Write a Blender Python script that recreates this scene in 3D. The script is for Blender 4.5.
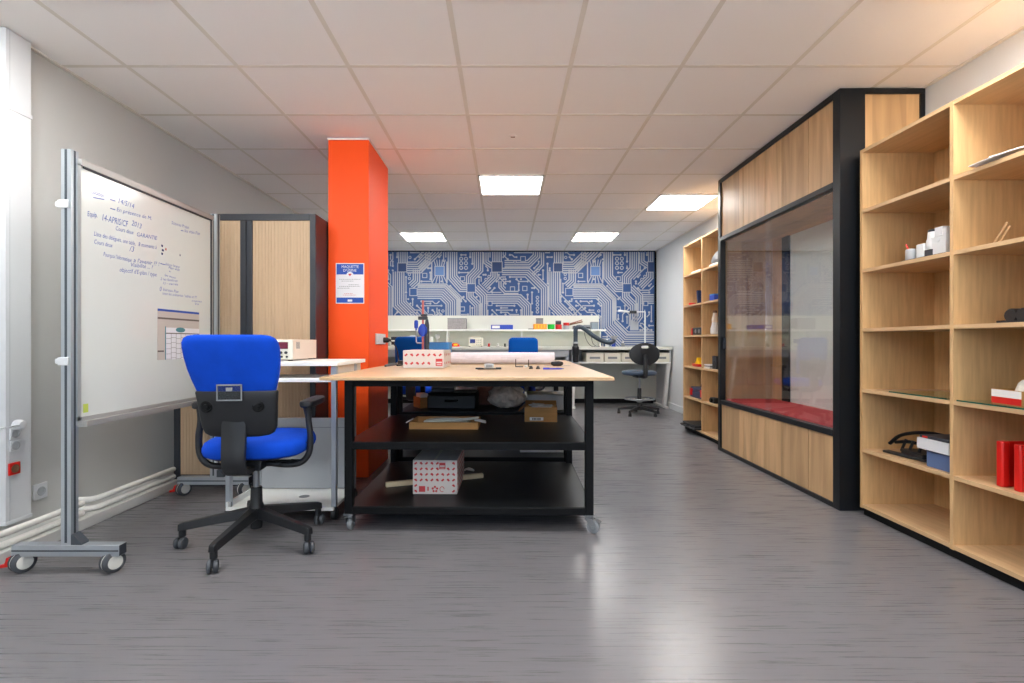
import bpy, bmesh, math, random
from mathutils import Vector, Matrix

random.seed(7)
for o in list(bpy.data.objects):
    bpy.data.objects.remove(o)
SC = bpy.context.scene
COL = SC.collection
PI = math.pi
F, VX, VY, EYE = 519.0, 505.5, 342.5, 0.985          # focal length in pixels, vanishing point, eye height


def at(px, py, d):
    """Point of the room seen at photo pixel (px, py) at depth d."""
    return ((px - VX) * d / F, d, EYE - (py - VY) * d / F)


def ax(px, d):
    return (px - VX) * d / F


def az(py, d):
    return EYE - (py - VY) * d / F


# ------------------------------------------------------------------ camera
cam_d = bpy.data.cameras.new('camera')
cam_d.sensor_fit = 'HORIZONTAL'
cam_d.sensor_width = 36.0
cam_d.lens = 36.0 * F / 1024.0
cam_d.shift_x = (512 - VX) / 1024.0
cam_d.shift_y = (VY - 341.5) / 1024.0
cam_d.clip_start = 0.02
cam = bpy.data.objects.new('camera', cam_d)
COL.objects.link(cam)
cam.location = (0, 0, EYE)
cam.rotation_euler = (PI / 2, 0, 0)
SC.camera = cam

# ------------------------------------------------------------------ light and exposure
PANEL_LIGHT = 27.0
SC.view_settings.view_transform = 'Standard'
SC.view_settings.look = 'None'
SC.view_settings.exposure = 0.18
SC.view_settings.gamma = 1.0
SC.view_settings.use_curve_mapping = False
SC.cycles.use_denoising = True
SC.cycles.max_bounces = 10
SC.cycles.diffuse_bounces = 6
SC.cycles.caustics_reflective = False
SC.cycles.caustics_refractive = False
SC.cycles.sample_clamp_indirect = 6.0
W = bpy.data.worlds.new('sky')
SC.world = W
W.use_nodes = True
wn_ = W.node_tree.nodes
wl_ = W.node_tree.links
wtc = wn_.new('ShaderNodeTexCoord')
wsp = wn_.new('ShaderNodeSeparateXYZ')
wrp = wn_.new('ShaderNodeValToRGB')                            # dim sky over a brighter lower half, added to light the ceiling
wrp.color_ramp.elements[0].position = 0.46
wrp.color_ramp.elements[0].color = (0.95, 0.98, 1.0, 1)
wrp.color_ramp.elements[1].position = 0.54
wrp.color_ramp.elements[1].color = (0.17, 0.22, 0.29, 1)
wma = wn_.new('ShaderNodeMath'); wma.operation = 'MULTIPLY_ADD'; wma.inputs[1].default_value = 0.5; wma.inputs[2].default_value = 0.5
wl_.new(wtc.outputs['Generated'], wsp.inputs[0])
wl_.new(wsp.outputs[2], wma.inputs[0])
wl_.new(wma.outputs[0], wrp.inputs[0])
wl_.new(wrp.outputs[0], wn_['Background'].inputs[0])
wn_['Background'].inputs[1].default_value = 13.0


# ------------------------------------------------------------------ materials
def srgb(r, g, b):
    f = lambda c: (c / 255 / 12.92) if c / 255 <= 0.04045 else ((c / 255 + 0.055) / 1.055) ** 2.4
    return (f(r), f(g), f(b), 1)


def mat(name, rgb, rough=0.5, metal=0.0, bump=0.0, bscale=200.0, var=0.0, vscale=8.0, spec=0.5, coat=0.0, stretch=(1, 1, 1)):
    m = bpy.data.materials.new(name)
    m.use_nodes = True
    nt = m.node_tree
    b = nt.nodes['Principled BSDF']
    c = srgb(*rgb)
    b.inputs['Base Color'].default_value = c
    b.inputs['Roughness'].default_value = rough
    b.inputs['Metallic'].default_value = metal
    b.inputs['Specular IOR Level'].default_value = spec
    b.inputs['Coat Weight'].default_value = coat
    if var or bump:
        tc = nt.nodes.new('ShaderNodeTexCoord')
        mp = nt.nodes.new('ShaderNodeMapping')
        mp.inputs['Scale'].default_value = stretch
        nt.links.new(tc.outputs['Object'], mp.inputs[0])
    if var:
        n = nt.nodes.new('ShaderNodeTexNoise')
        n.inputs['Scale'].default_value = vscale
        n.inputs['Detail'].default_value = 5
        nt.links.new(mp.outputs[0], n.inputs['Vector'])
        r = nt.nodes.new('ShaderNodeValToRGB')
        r.color_ramp.elements[0].position = 0.3
        r.color_ramp.elements[1].position = 0.7
        r.color_ramp.elements[0].color = tuple(x * (1 - var) for x in c[:3]) + (1,)
        r.color_ramp.elements[1].color = tuple(min(1, x * (1 + var)) for x in c[:3]) + (1,)
        nt.links.new(n.outputs['Fac'], r.inputs[0])
        nt.links.new(r.outputs[0], b.inputs['Base Color'])
    if bump:
        n2 = nt.nodes.new('ShaderNodeTexNoise')
        n2.inputs['Scale'].default_value = bscale
        nt.links.new(mp.outputs[0], n2.inputs['Vector'])
        bp = nt.nodes.new('ShaderNodeBump')
        bp.inputs['Strength'].default_value = bump
        bp.inputs['Distance'].default_value = 0.002
        nt.links.new(n2.outputs['Fac'], bp.inputs['Height'])
        nt.links.new(bp.outputs[0], b.inputs['Normal'])
    return m


def wood(name, rgb, stretch, rough=0.45, contrast=0.18, scale=3.0, knots=False, plank=None):
    m = bpy.data.materials.new(name)
    m.use_nodes = True
    nt = m.node_tree
    N = nt.nodes
    b = N['Principled BSDF']
    c = srgb(*rgb)
    tc = N.new('ShaderNodeTexCoord')
    mp = N.new('ShaderNodeMapping')
    mp.inputs['Scale'].default_value = stretch
    nt.links.new(tc.outputs['Object'], mp.inputs[0])
    n = N.new('ShaderNodeTexNoise')
    n.inputs['Scale'].default_value = scale
    n.inputs['Detail'].default_value = 6
    n.inputs['Distortion'].default_value = 0.6 if knots else 0.1
    nt.links.new(mp.outputs[0], n.inputs['Vector'])
    r = N.new('ShaderNodeValToRGB')
    r.color_ramp.elements[0].position = 0.32
    r.color_ramp.elements[1].position = 0.68
    dk = tuple(c[i] * (1 - contrast * (1, 1.15, 1.3)[i]) for i in range(3)) + (1,)
    lt = tuple(min(1, c[i] * (1 + contrast * 0.6)) for i in range(3)) + (1,)
    r.color_ramp.elements[0].color = dk
    r.color_ramp.elements[1].color = lt
    nt.links.new(n.outputs['Fac'], r.inputs[0])
    out = r.outputs[0]
    if plank:                                             # board-to-board tone change along one axis
        sp = N.new('ShaderNodeSeparateXYZ')
        nt.links.new(tc.outputs['Object'], sp.inputs[0])
        mu = N.new('ShaderNodeMath'); mu.operation = 'MULTIPLY'; mu.inputs[1].default_value = 1 / plank[1]
        nt.links.new(sp.outputs[plank[0]], mu.inputs[0])
        fl = N.new('ShaderNodeMath'); fl.operation = 'FLOOR'
        nt.links.new(mu.outputs[0], fl.inputs[0])
        wn = N.new('ShaderNodeTexWhiteNoise'); wn.noise_dimensions = '1D'
        nt.links.new(fl.outputs[0], wn.inputs['W'])
        mr = N.new('ShaderNodeMapRange')
        mr.inputs['To Min'].default_value = 0.82
        mr.inputs['To Max'].default_value = 1.12
        nt.links.new(wn.outputs['Value'], mr.inputs['Value'])
        mx = N.new('ShaderNodeVectorMath'); mx.operation = 'SCALE'
        nt.links.new(out, mx.inputs[0]); nt.links.new(mr.outputs[0], mx.inputs['Scale'])
        out = mx.outputs[0]
    nt.links.new(out, b.inputs['Base Color'])
    b.inputs['Roughness'].default_value = rough
    return m


def glass(name, tint=(0.94, 0.97, 0.96), rough=0.0, refl=1.0, ior=1.5):
    m = bpy.data.materials.new(name)
    m.use_nodes = True
    nt = m.node_tree
    N = nt.nodes
    N.remove(N['Principled BSDF'])
    t = N.new('ShaderNodeBsdfTransparent')
    t.inputs[0].default_value = (*tint, 1)
    g = N.new('ShaderNodeBsdfGlossy')
    g.inputs['Roughness'].default_value = rough
    g.inputs[0].default_value = (refl, refl, refl, 1)
    f0 = ((ior - 1) / (ior + 1)) ** 2
    lw = N.new('ShaderNodeLayerWeight')
    lw.inputs[0].default_value = 0.5
    pw_ = N.new('ShaderNodeMath'); pw_.operation = 'POWER'; pw_.inputs[1].default_value = 5.0
    nt.links.new(lw.outputs['Facing'], pw_.inputs[0])
    fr = N.new('ShaderNodeMath'); fr.operation = 'MULTIPLY_ADD'
    fr.inputs[1].default_value = 1 - f0
    fr.inputs[2].default_value = f0
    nt.links.new(pw_.outputs[0], fr.inputs[0])
    mx = N.new('ShaderNodeMixShader')
    nt.links.new(fr.outputs[0], mx.inputs[0])
    nt.links.new(t.outputs[0], mx.inputs[1])
    nt.links.new(g.outputs[0], mx.inputs[2])
    nt.links.new(mx.outputs[0], N['Material Output'].inputs[0])
    return m


def emit(name, rgb, s):
    m = bpy.data.materials.new(name)
    m.use_nodes = True
    b = m.node_tree.nodes['Principled BSDF']
    b.inputs['Base Color'].default_value = (*rgb, 1)
    b.inputs['Emission Color'].default_value = (*rgb, 1)
    b.inputs['Emission Strength'].default_value = s
    return m


M = {}
M['wall'] = mat('wall_paint', (194, 195, 193), 0.75, bump=0.15, bscale=350)
M['wall_white'] = mat('white_wall_paint', (206, 209, 211), 0.7, bump=0.1, bscale=350)
M['skirting'] = mat('skirting_paint', (222, 221, 216), 0.5)
M['ceiling'] = mat('ceiling_tile', (246, 244, 243), 0.9, bump=0.1, bscale=600)
M['tbar'] = mat('ceiling_bar', (224, 220, 212), 0.8)
M['panel_frame'] = mat('lamp_frame', (240, 240, 240), 0.4)
M['panel'] = emit('lamp_diffuser', (1.0, 0.975, 0.94), PANEL_LIGHT)
M['black'] = mat('black_powder_coat', (13, 14, 16), 0.5, spec=0.15, bump=0.05, bscale=500)
M['black_shelf'] = mat('black_shelf_board', (16, 18, 20), 0.42, spec=0.35, var=0.2, vscale=3)
M['booth_black'] = mat('black_booth_frame', (20, 23, 27), 0.35, spec=0.3)
M['plastic'] = mat('black_plastic', (24, 26, 30), 0.45, bump=0.1, bscale=700)
M['rubber'] = mat('grey_rubber', (64, 68, 74), 0.6)
M['blue_fabric'] = mat('blue_fabric', (4, 68, 190), 0.85, bump=0.5, bscale=900, var=0.08, vscale=14, spec=0.2)
M['blue_dark'] = mat('deep_blue_fabric', (4, 84, 172), 0.85, bump=0.5, bscale=900, spec=0.2)
M['orange'] = mat('orange_paint', (252, 82, 4), 0.5, spec=0.35)
M['alu'] = mat('brushed_aluminium', (186, 194, 202), 0.38, 0.75)
M['alu_dark'] = mat('aluminium_groove', (84, 92, 100), 0.5, 0.6)
M['steel'] = mat('zinc_plated_steel', (160, 163, 167), 0.3, 0.95)
M['grey_steel'] = mat('grey_steel_tube', (150, 154, 158), 0.4, 0.5)
M['white_board'] = mat('whiteboard_enamel', (212, 217, 214), 0.16)
M['board_frame'] = mat('whiteboard_rim', (172, 172, 170), 0.4, 0.4)
M['white'] = mat('white_laminate', (240, 241, 238), 0.4)
M['offwhite'] = mat('off_white_board', (220, 222, 212), 0.5)
M['white_plastic'] = mat('white_plastic', (216, 219, 222), 0.35)
M['cream'] = mat('cream_plastic', (226, 222, 206), 0.45)
M['grey_panel'] = mat('light_grey_panel', (176, 180, 184), 0.5)
M['mid_grey'] = mat('mid_grey_plastic', (130, 134, 138), 0.5)
M['grey_board'] = mat('grey_fibre_block', (150, 146, 146), 0.8, var=0.15, vscale=40)
M['beige'] = mat('beige_metal_case', (226, 212, 196), 0.45)
M['red'] = mat('red_plastic', (206, 26, 20), 0.35)
M['red_print'] = mat('red_print', (196, 62, 66), 0.6)
M['red_mat'] = mat('red_foam_mat', (216, 78, 84), 0.75, bump=0.3, bscale=300)
M['redbar'] = mat('red_lacquered_bar', (186, 92, 84), 0.4)
M['blue'] = mat('blue_plastic', (28, 66, 176), 0.4)
M['pen_blue'] = mat('blue_pen_plastic', (50, 60, 190), 0.35)
M['ink'] = mat('blue_marker_ink', (92, 114, 184), 0.6)
M['ink_dark'] = mat('dark_marker_ink', (52, 60, 110), 0.6)
M['light_blue'] = mat('light_blue_card', (58, 128, 190), 0.6, var=0.06, vscale=20)
M['navy'] = mat('navy_plastic', (32, 48, 84), 0.4)
M['green'] = mat('green_plastic', (20, 180, 50), 0.4)
M['orange_plastic'] = mat('orange_plastic', (240, 160, 50), 0.4)
M['yellow'] = mat('yellow_plastic', (246, 200, 30), 0.4)
M['card'] = mat('brown_cardboard', (178, 132, 78), 0.8, var=0.12, vscale=6, stretch=(1, 1, 8))
M['card_dark'] = mat('cardboard_inside', (120, 92, 60), 0.9)
M['paper'] = mat('white_paper', (232, 230, 228), 0.8)
M['whitecard'] = mat('white_printed_card', (208, 202, 198), 0.7)
M['roll'] = mat('paper_roll', (226, 220, 226), 0.6, var=0.05, vscale=30)
M['pale_wood'] = wood('pale_batten', (206, 190, 158), (1, 1, 12), contrast=0.1)
M['beech'] = wood('beech_laminate', (206, 170, 122), (14, 14, 1.2), contrast=0.12, scale=4)
M['beech_edge'] = wood('beech_edge', (204, 170, 128), (10, 1.0, 10), contrast=0.1, scale=5)
M['beech_top'] = wood('beech_worktop', (198, 167, 128), (2.0, 14, 6), contrast=0.12, scale=4, rough=0.35)
M['tambour'] = wood('tambour_slat', (192, 166, 136), (12, 12, 1.2), contrast=0.06, scale=4)
M['oak'] = wood('oak_board', (200, 166, 124), (5.5, 5.5, 0.55), contrast=0.24, scale=2.4, knots=True, plank=(1, 0.335))
M['oak_in'] = wood('oak_board_inside', (196, 158, 112), (5.5, 5.5, 0.55), contrast=0.22, scale=2.4, knots=True, plank=(0, 0.2))
M['cabinet'] = mat('anthracite_cabinet', (44, 48, 56), 0.45)
M['mural_blue'] = mat('mural_blue', (42, 80, 134), 0.6)
M['mural_dark'] = mat('mural_dark_blue', (34, 62, 108), 0.6)
M['mural_line'] = mat('mural_trace', (170, 174, 183), 0.6)
M['mural_light'] = mat('mural_chip_blue', (84, 122, 178), 0.6)
M['hose'] = mat('grey_hose', (58, 72, 84), 0.4, bump=0.4, bscale=120)
M['glass'] = glass('booth_glass', (0.975, 0.985, 0.98), 0.0, 1.0, 1.8)
M['sheet_glass'] = glass('sheet_glass', (0.75, 0.9, 0.83))
M['glass_edge'] = mat('glass_edge', (24, 92, 76), 0.2)
M['clear'] = glass('clear_plastic', (0.72, 0.76, 0.78), 0.1)
M['film'] = mat('plastic_film', (226, 220, 208), 0.25, var=0.2, vscale=30)
M['screen'] = mat('dark_screen', (26, 40, 110), 0.2)
M['red_screen'] = mat('red_display', (96, 26, 50), 0.2)
M['skin_brown'] = mat('pinkish_brown_pack', (150, 104, 90), 0.8, var=0.2, vscale=30)
M['brown'] = mat('brown_leather', (120, 84, 60), 0.7)
M['poster_blue'] = mat('poster_blue', (8, 70, 168), 0.5)
M['poster_white'] = mat('poster_white', (226, 226, 232), 0.5)
M['cal_paper'] = mat('calendar_paper', (190, 182, 176), 0.6)
M['cal_line'] = mat('calendar_line', (96, 84, 80), 0.6)
M['teal'] = mat('teal_print', (70, 130, 140), 0.6)
M['green_sticker'] = mat('green_sticker', (186, 204, 90), 0.6)


def floor_material():
    m = bpy.data.materials.new('vinyl_floor')
    m.use_nodes = True
    nt = m.node_tree
    N = nt.nodes
    b = N['Principled BSDF']
    tc = N.new('ShaderNodeTexCoord')
    mp = N.new('ShaderNodeMapping')
    mp.inputs['Scale'].default_value = (1.0, 34, 1)
    nt.links.new(tc.outputs['Object'], mp.inputs[0])
    n = N.new('ShaderNodeTexNoise')
    n.inputs['Scale'].default_value = 3.0
    n.inputs['Detail'].default_value = 7
    n.inputs['Roughness'].default_value = 0.65
    nt.links.new(mp.outputs[0], n.inputs['Vector'])
    r = N.new('ShaderNodeValToRGB')
    r.color_ramp.elements[0].position = 0.3
    r.color_ramp.elements[1].position = 0.72
    r.color_ramp.elements[0].color = srgb(98, 97, 101)
    r.color_ramp.elements[1].color = srgb(116, 115, 119)
    nt.links.new(n.outputs['Fac'], r.inputs[0])
    nt.links.new(r.outputs[0], b.inputs['Base Color'])
    mr = N.new('ShaderNodeMapRange')
    mr.inputs['To Min'].default_value = 0.24
    mr.inputs['To Max'].default_value = 0.32
    nt.links.new(n.outputs['Fac'], mr.inputs['Value'])
    nt.links.new(mr.outputs[0], b.inputs['Roughness'])
    n2 = N.new('ShaderNodeTexNoise')
    n2.inputs['Scale'].default_value = 1.4
    nt.links.new(tc.outputs['Object'], n2.inputs['Vector'])
    bp = N.new('ShaderNodeBump')
    bp.inputs['Strength'].default_value = 0.25
    bp.inputs['Distance'].default_value = 0.004
    ad = N.new('ShaderNodeMath'); ad.operation = 'ADD'
    sc = N.new('ShaderNodeMath'); sc.operation = 'MULTIPLY'; sc.inputs[1].default_value = 0.03
    nt.links.new(n.outputs['Fac'], sc.inputs[0])
    nt.links.new(sc.outputs[0], ad.inputs[0])
    nt.links.new(n2.outputs['Fac'], ad.inputs[1])
    nt.links.new(ad.outputs[0], bp.inputs['Height'])
    nt.links.new(bp.outputs[0], b.inputs['Normal'])
    return m


M['floor'] = floor_material()


# ------------------------------------------------------------------ mesh builder
class MB:
    def __init__(self):
        self.bm = bmesh.new()
        self.T = Matrix.Identity(4)

    def v(self, p):
        return self.bm.verts.new(self.T @ Vector(p))

    def f(self, vs, mi=0):
        try:
            fc = self.bm.faces.new(vs)
            fc.material_index = mi
            return fc
        except ValueError:
            return None

    def box(self, x0, x1, y0, y1, z0, z1, mi=0):
        p = [self.v((x, y, z)) for x in (x0, x1) for y in (y0, y1) for z in (z0, z1)]
        for q in ((0, 1, 3, 2), (4, 6, 7, 5), (0, 4, 5, 1), (2, 3, 7, 6), (0, 2, 6, 4), (1, 5, 7, 3)):
            self.f([p[i] for i in q], mi)
        return self

    def rbox(self, c, s, rot=(0, 0, 0), mi=0):
        from mathutils import Euler
        old = self.T
        self.T = old @ Matrix.Translation(c) @ Euler(rot).to_matrix().to_4x4()
        self.box(-s[0] / 2, s[0] / 2, -s[1] / 2, s[1] / 2, -s[2] / 2, s[2] / 2, mi)
        self.T = old
        return self

    def loft(self, rings, mi=0, cap=True):
        vs = [[self.v(p) for p in r] for r in rings]
        n = len(vs[0])
        for a, b in zip(vs, vs[1:]):
            for i in range(n):
                self.f([a[i], a[(i + 1) % n], b[(i + 1) % n], b[i]], mi)
        if cap:
            self.f(list(reversed(vs[0])), mi)
            self.f(vs[-1], mi)
        return self

    def tube(self, pts, r, n=10, mi=0, flat=1.0, closed=False):
        P = [Vector(p) for p in pts]
        rs = r if isinstance(r, (list, tuple)) else [r] * len(P)
        rings = []
        up = None
        for i, p in enumerate(P):
            if closed:
                d = P[(i + 1) % len(P)] - P[i - 1]
            else:
                d = P[min(i + 1, len(P) - 1)] - P[max(i - 1, 0)]
            d.normalize()
            if up is None:
                up = Vector((0, 0, 1)) if abs(d.z) < 0.9 else Vector((0, 1, 0))
            s = d.cross(up)
            if s.length < 1e-5:
                s = d.orthogonal()
            s.normalize()
            up = s.cross(d).normalized()
            rings.append([p + s * (math.cos(2 * PI * k / n) * rs[i]) + up * (math.sin(2 * PI * k / n) * rs[i] * flat) for k in range(n)])
        if closed:
            rings.append(rings[0])
            return self.loft(rings, mi, False)
        return self.loft(rings, mi)

    def cyl(self, p0, p1, r0, r1=None, n=18, mi=0):
        return self.tube([p0, p1], [r0, r0 if r1 is None else r1], n, mi)

    def lathe(self, prof, c=(0, 0, 0), n=24, mi=0, axis='Z'):
        rings = []
        for r, h in prof:
            ring = []
            for k in range(n):
                a = 2 * PI * k / n
                u, w = math.cos(a) * r, math.sin(a) * r
                q = (u, w, h) if axis == 'Z' else ((h, u, w) if axis == 'X' else (w, h, u))
                ring.append((c[0] + q[0], c[1] + q[1], c[2] + q[2]))
            rings.append(ring)
        return self.loft(rings, mi)

    def prism(self, poly, z0, z1, mi=0, axis='Z'):
        def q(a, b, h):
            return (a, b, h) if axis == 'Z' else ((h, a, b) if axis == 'X' else (a, h, b))
        return self.loft([[q(a, b, z0) for a, b in poly], [q(a, b, z1) for a, b in poly]], mi)

    def text(self, s, size, T, mi=0, width=None, shear=0.0, depth=0.0):
        cu = bpy.data.curves.new('t', 'FONT')
        cu.body = s
        cu.size = size
        cu.shear = shear
        cu.extrude = depth
        cu.resolution_u = 2
        ob = bpy.data.objects.new('t', cu)
        me = ob.to_mesh()
        if len(me.vertices):
            w = max(v.co.x for v in me.vertices) - min(v.co.x for v in me.vertices)
            k = (width / w) if width and w > 0 else 1.0
            vs = [self.v(T @ Vector((v.co.x * k, v.co.y, v.co.z))) for v in me.vertices]
            for p in me.polygons:
                self.f([vs[i] for i in p.vertices], mi)
        ob.to_mesh_clear()
        bpy.data.objects.remove(ob)
        bpy.data.curves.remove(cu)
        return self

    def build(self, name, mats, parent=None, bev=0.0, loc=None, smooth=True):
        if not isinstance(mats, (list, tuple)):
            mats = [mats]
        bmesh.ops.recalc_face_normals(self.bm, faces=self.bm.faces)
        me = bpy.data.meshes.new(name)
        self.bm.to_mesh(me)
        self.bm.free()
        for m in mats:
            me.materials.append(m)
        if smooth:
            for p in me.polygons:
                p.use_smooth = True
            me.set_sharp_from_angle(angle=math.radians(35))
        o = bpy.data.objects.new(name, me)
        COL.objects.link(o)
        if loc:
            o.location = loc
        if parent:
            o.parent = parent
        if bev:
            b = o.modifiers.new('edge', 'BEVEL')
            b.width = bev
            b.segments = 2
            b.limit_method = 'ANGLE'
            b.angle_limit = math.radians(40)
        return o


def tag(o, label, cat, group=None):
    o['label'] = label
    o['category'] = cat
    if group:
        o['group'] = group
    return o


def thing(name, label, cat, loc=(0, 0, 0), rz=0.0, group=None):
    o = bpy.data.objects.new(name, None)
    o.empty_display_size = 0.05
    COL.objects.link(o)
    o.location = loc
    o.rotation_euler = (0, 0, rz)
    return tag(o, label, cat, group)


def struct(o):
    o['kind'] = 'structure'
    return o


KIDS = {}


def copy_tree(root, label, loc, rz, group=None):
    r = root.copy()
    COL.objects.link(r)
    r.location = loc
    r.rotation_euler = (0, 0, rz)
    r['label'] = label
    if group:
        r['group'] = group
    for ch in [o for o in COL.objects if o.parent is root]:
        c = ch.copy()
        COL.objects.link(c)
        c.parent = r
        for g in [o for o in COL.objects if o.parent is ch]:
            d = g.copy()
            COL.objects.link(d)
            d.parent = c
    return r


def smoothpath(pts, n=6):
    """Catmull-Rom through the points."""
    P = [Vector(p) for p in pts]
    P = [P[0] * 2 - P[1]] + P + [P[-1] * 2 - P[-2]]
    out = []
    for i in range(1, len(P) - 2):
        for k in range(n):
            t = k / n
            a, b, c, d = P[i - 1], P[i], P[i + 1], P[i + 2]
            out.append(0.5 * ((2 * b) + (c - a) * t + (2 * a - 5 * b + 4 * c - d) * t * t + (3 * b - a - 3 * c + d) * t ** 3))
    out.append(P[-2])
    return out


def sup(cx, cy, a, b, z, n=28, e=4.0, bend=0.0):
    """Superellipse ring at height z."""
    r = []
    for k in range(n):
        t = 2 * PI * k / n
        c, s = math.cos(t), math.sin(t)
        x = a * math.copysign(abs(c) ** (2 / e), c)
        y = b * math.copysign(abs(s) ** (2 / e), s)
        r.append((cx + x, cy + y + bend * x * x, z))
    return r


# ------------------------------------------------------------------ room shell
XL, XR, YR, YB, HC = -2.41, 2.46, -2.6, 8.46, 2.475
struct(MB().box(XL - .1, XR + .1, YR - .1, YB + .1, -.06, 0).build('floor', M['floor']))
struct(MB().box(XL - .1, XL, YR, YB, 0, HC + .1).build('wall_left', M['wall']))
struct(MB().box(XR, XR + .1, YR, YB, 0, HC + .1).build('wall_right', M['wall_white']))
struct(MB().box(XL - .1, XR + .1, YB, YB + .1, 0, HC + .1).build('wall_back', M['offwhite']))
# wall behind the camera with a band of windows
wb = MB()
wb.box(XL, XR, YR - .1, YR, 0, .95)
wb.box(XL, XR, YR - .1, YR, 2.2, HC + .1)
wb.box(XL, -1.9, YR - .1, YR, .95, 2.2)
wb.box(1.9, XR, YR - .1, YR, .95, 2.2)
struct(wb.build('wall_front', M['wall']))
wf = MB()
for x in (-1.9, -.65, .6, 1.85):
    wf.box(x, x + .05, YR - .08, YR - .02, .95, 2.2)
wf.box(-1.9, 1.9, YR - .08, YR - .02, .95, 1.0)
wf.box(-1.9, 1.9, YR - .08, YR - .02, 2.15, 2.2)
struct(wf.build('window_1', M['white_plastic']))

# ceiling: tiles with T-bars, cut where the lamps sit
GX = [-.249 + .6 * k for k in range(-4, 6)]
GY = [2.806 + .6 * k for k in range(-10, 11)]
LAMPS = [(-.249, 4.606), (1.551, 5.206), (-1.449, 7.006), (.951, 7.006),
         (-2.049, 1.606), (-.249, 1.606), (1.551, 1.606), (-1.449, -.794), (.951, -.794)]  # last pair unseen, added behind the camera to light the room
cb = MB()
cb.box(XL, XR, YR, YB, HC + .004, HC + .06)
for x in GX:
    if XL < x < XR:
        cb.box(x - .012, x + .012, YR, YB, HC + .0025, HC + .0045, 1)
for y in GY:
    if YR < y < YB:
        cb.box(XL, XR, y - .012, y + .012, HC + .0028, HC + .0045, 1)
cb.box(XL, XL + .02, YR, YB, HC - .004, HC + .004, 1)
cb.box(XR - .02, XR, YR, YB, HC - .004, HC + .004, 1)
struct(cb.build('ceiling', [M['ceiling'], M['tbar']], smooth=False))

lamp_labels = [
    'square white ceiling panel light above the far end of the beech work table',
    'square white ceiling panel light close to the top of the glazed booth',
    'square white ceiling panel light in front of the mural beside the orange pillar',
    'square white ceiling panel light in front of the mural above the fume hose',
    'square white ceiling panel light above the mobile whiteboard',
    'square white ceiling panel light above the clear floor before the work table',
    'square white ceiling panel light above the open tall beech bookcase',
    'added unseen square white ceiling panel light by the window wall and whiteboard side',
    'added unseen square white ceiling panel light by the window wall and bookcase side']
for i, (x, y) in enumerate(LAMPS):
    t = thing('ceiling_light', lamp_labels[i], 'ceiling light', (x + .3, y + .3, HC - .012), 0, 'square panel lights in the ceiling grid')
    fr = MB()
    for a in (0, 1):
        s = 1 if a else -1
        fr.box(-.297, .297, s * .297 - (.018 if a else 0), s * .297 + (0 if a else .018), 0, .013)
        fr.box(s * .297 - (.018 if a else 0), s * .297 + (0 if a else .018), -.297, .297, 0, .013)
    fr.build('frame', M['panel_frame'], t)
    MB().box(-.28, .28, -.28, .28, .003, .012).build('diffuser', M['panel'], t)
# round smoke-detector-like speckle: small recessed spot with its springs above the work table
x, y, z = at(513, 136.5, 3.75)
t = thing('smoke_detector', 'small flat detector in the ceiling tile before the first far lamp', 'detector', (.05, 3.75, HC))
MB().lathe([(.03, .0), (.03, -.002), (.022, -.004), (.006, -.005)]).build('cover', M['ceiling'], t)
MB().box(-.012, .018, -.004, .004, -.008, -.0045).build('clip', M['brown'], t)

# skirtings
struct(MB().box(XL, -2.215, YR, 3.52, 0, .06).build('baseboard_left', M['wall'], bev=.006))
struct(MB().box(XR - .014, XR, 5.97, YB, 0, .09).build('baseboard_right', M['wall_white'], bev=.003))
struct(MB().box(-2.3, XR - .014, YB - .012, YB, 0, .07).build('baseboard_back', M['black']))

# cable trunking on the wall, seams and grooves
tr = MB()
tr.box(XL, -2.36, 2.451, 2.582, .12, HC)
for yy in (2.47,):
    tr.box(-2.361, -2.3592, yy, yy + .002, .13, HC, 1)
tr.box(XL, -2.356, 2.447, 2.586, 2.095, 2.115)
tr.box(XL, -2.357, 2.447, 2.586, .118, .135)
struct(tr.build('trim_1', [M['white_plastic'], M['grey_panel']], bev=.002))

# heating pipes above the duct
for zz, nm in ((.128, 'upper'), (.078, 'lower')):
    far = smoothpath([(-2.25, 3.52, zz), (-2.25, 3.1, zz), (-2.25, 2.90, zz), (-2.258, 2.855, zz), (-2.29, 2.832, zz), (-2.405, 2.83, zz)], 5)
    near = smoothpath([(-2.25, -2.5, zz), (-2.25, 1.5, zz), (-2.25, 2.6, zz), (-2.25, 2.76, zz)], 5)
    tag(MB().tube(far, .0155, 12).build('heating_pipe', M['skirting']), nm + ' white heating pipe on the wall running from behind the whiteboard to the cabinet', 'pipe', 'heating pipes along the wall')
    tag(MB().tube(near, .0155, 12).build('heating_pipe', M['skirting']), nm + ' white heating pipe on the wall passing below the cable trunking', 'pipe', 'heating pipes along the wall')


# ------------------------------------------------------------------ orange pillar
PX0, PX1, PY0, PY1 = -1.294, -.998, 3.785, 4.41
pb = MB().box(PX0, PX1, PY0, PY1, 0, HC - .012)
pl = tag(pb.build('pillar', M['orange'], bev=.004), 'bright orange square pillar between cabinet and work table', 'pillar')
MB().box(PX0 - .004, PX1 + .004, PY0 - .004, PY1 + .004, HC - .012, HC).build('ceiling_collar', M['white'], pl)

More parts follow.
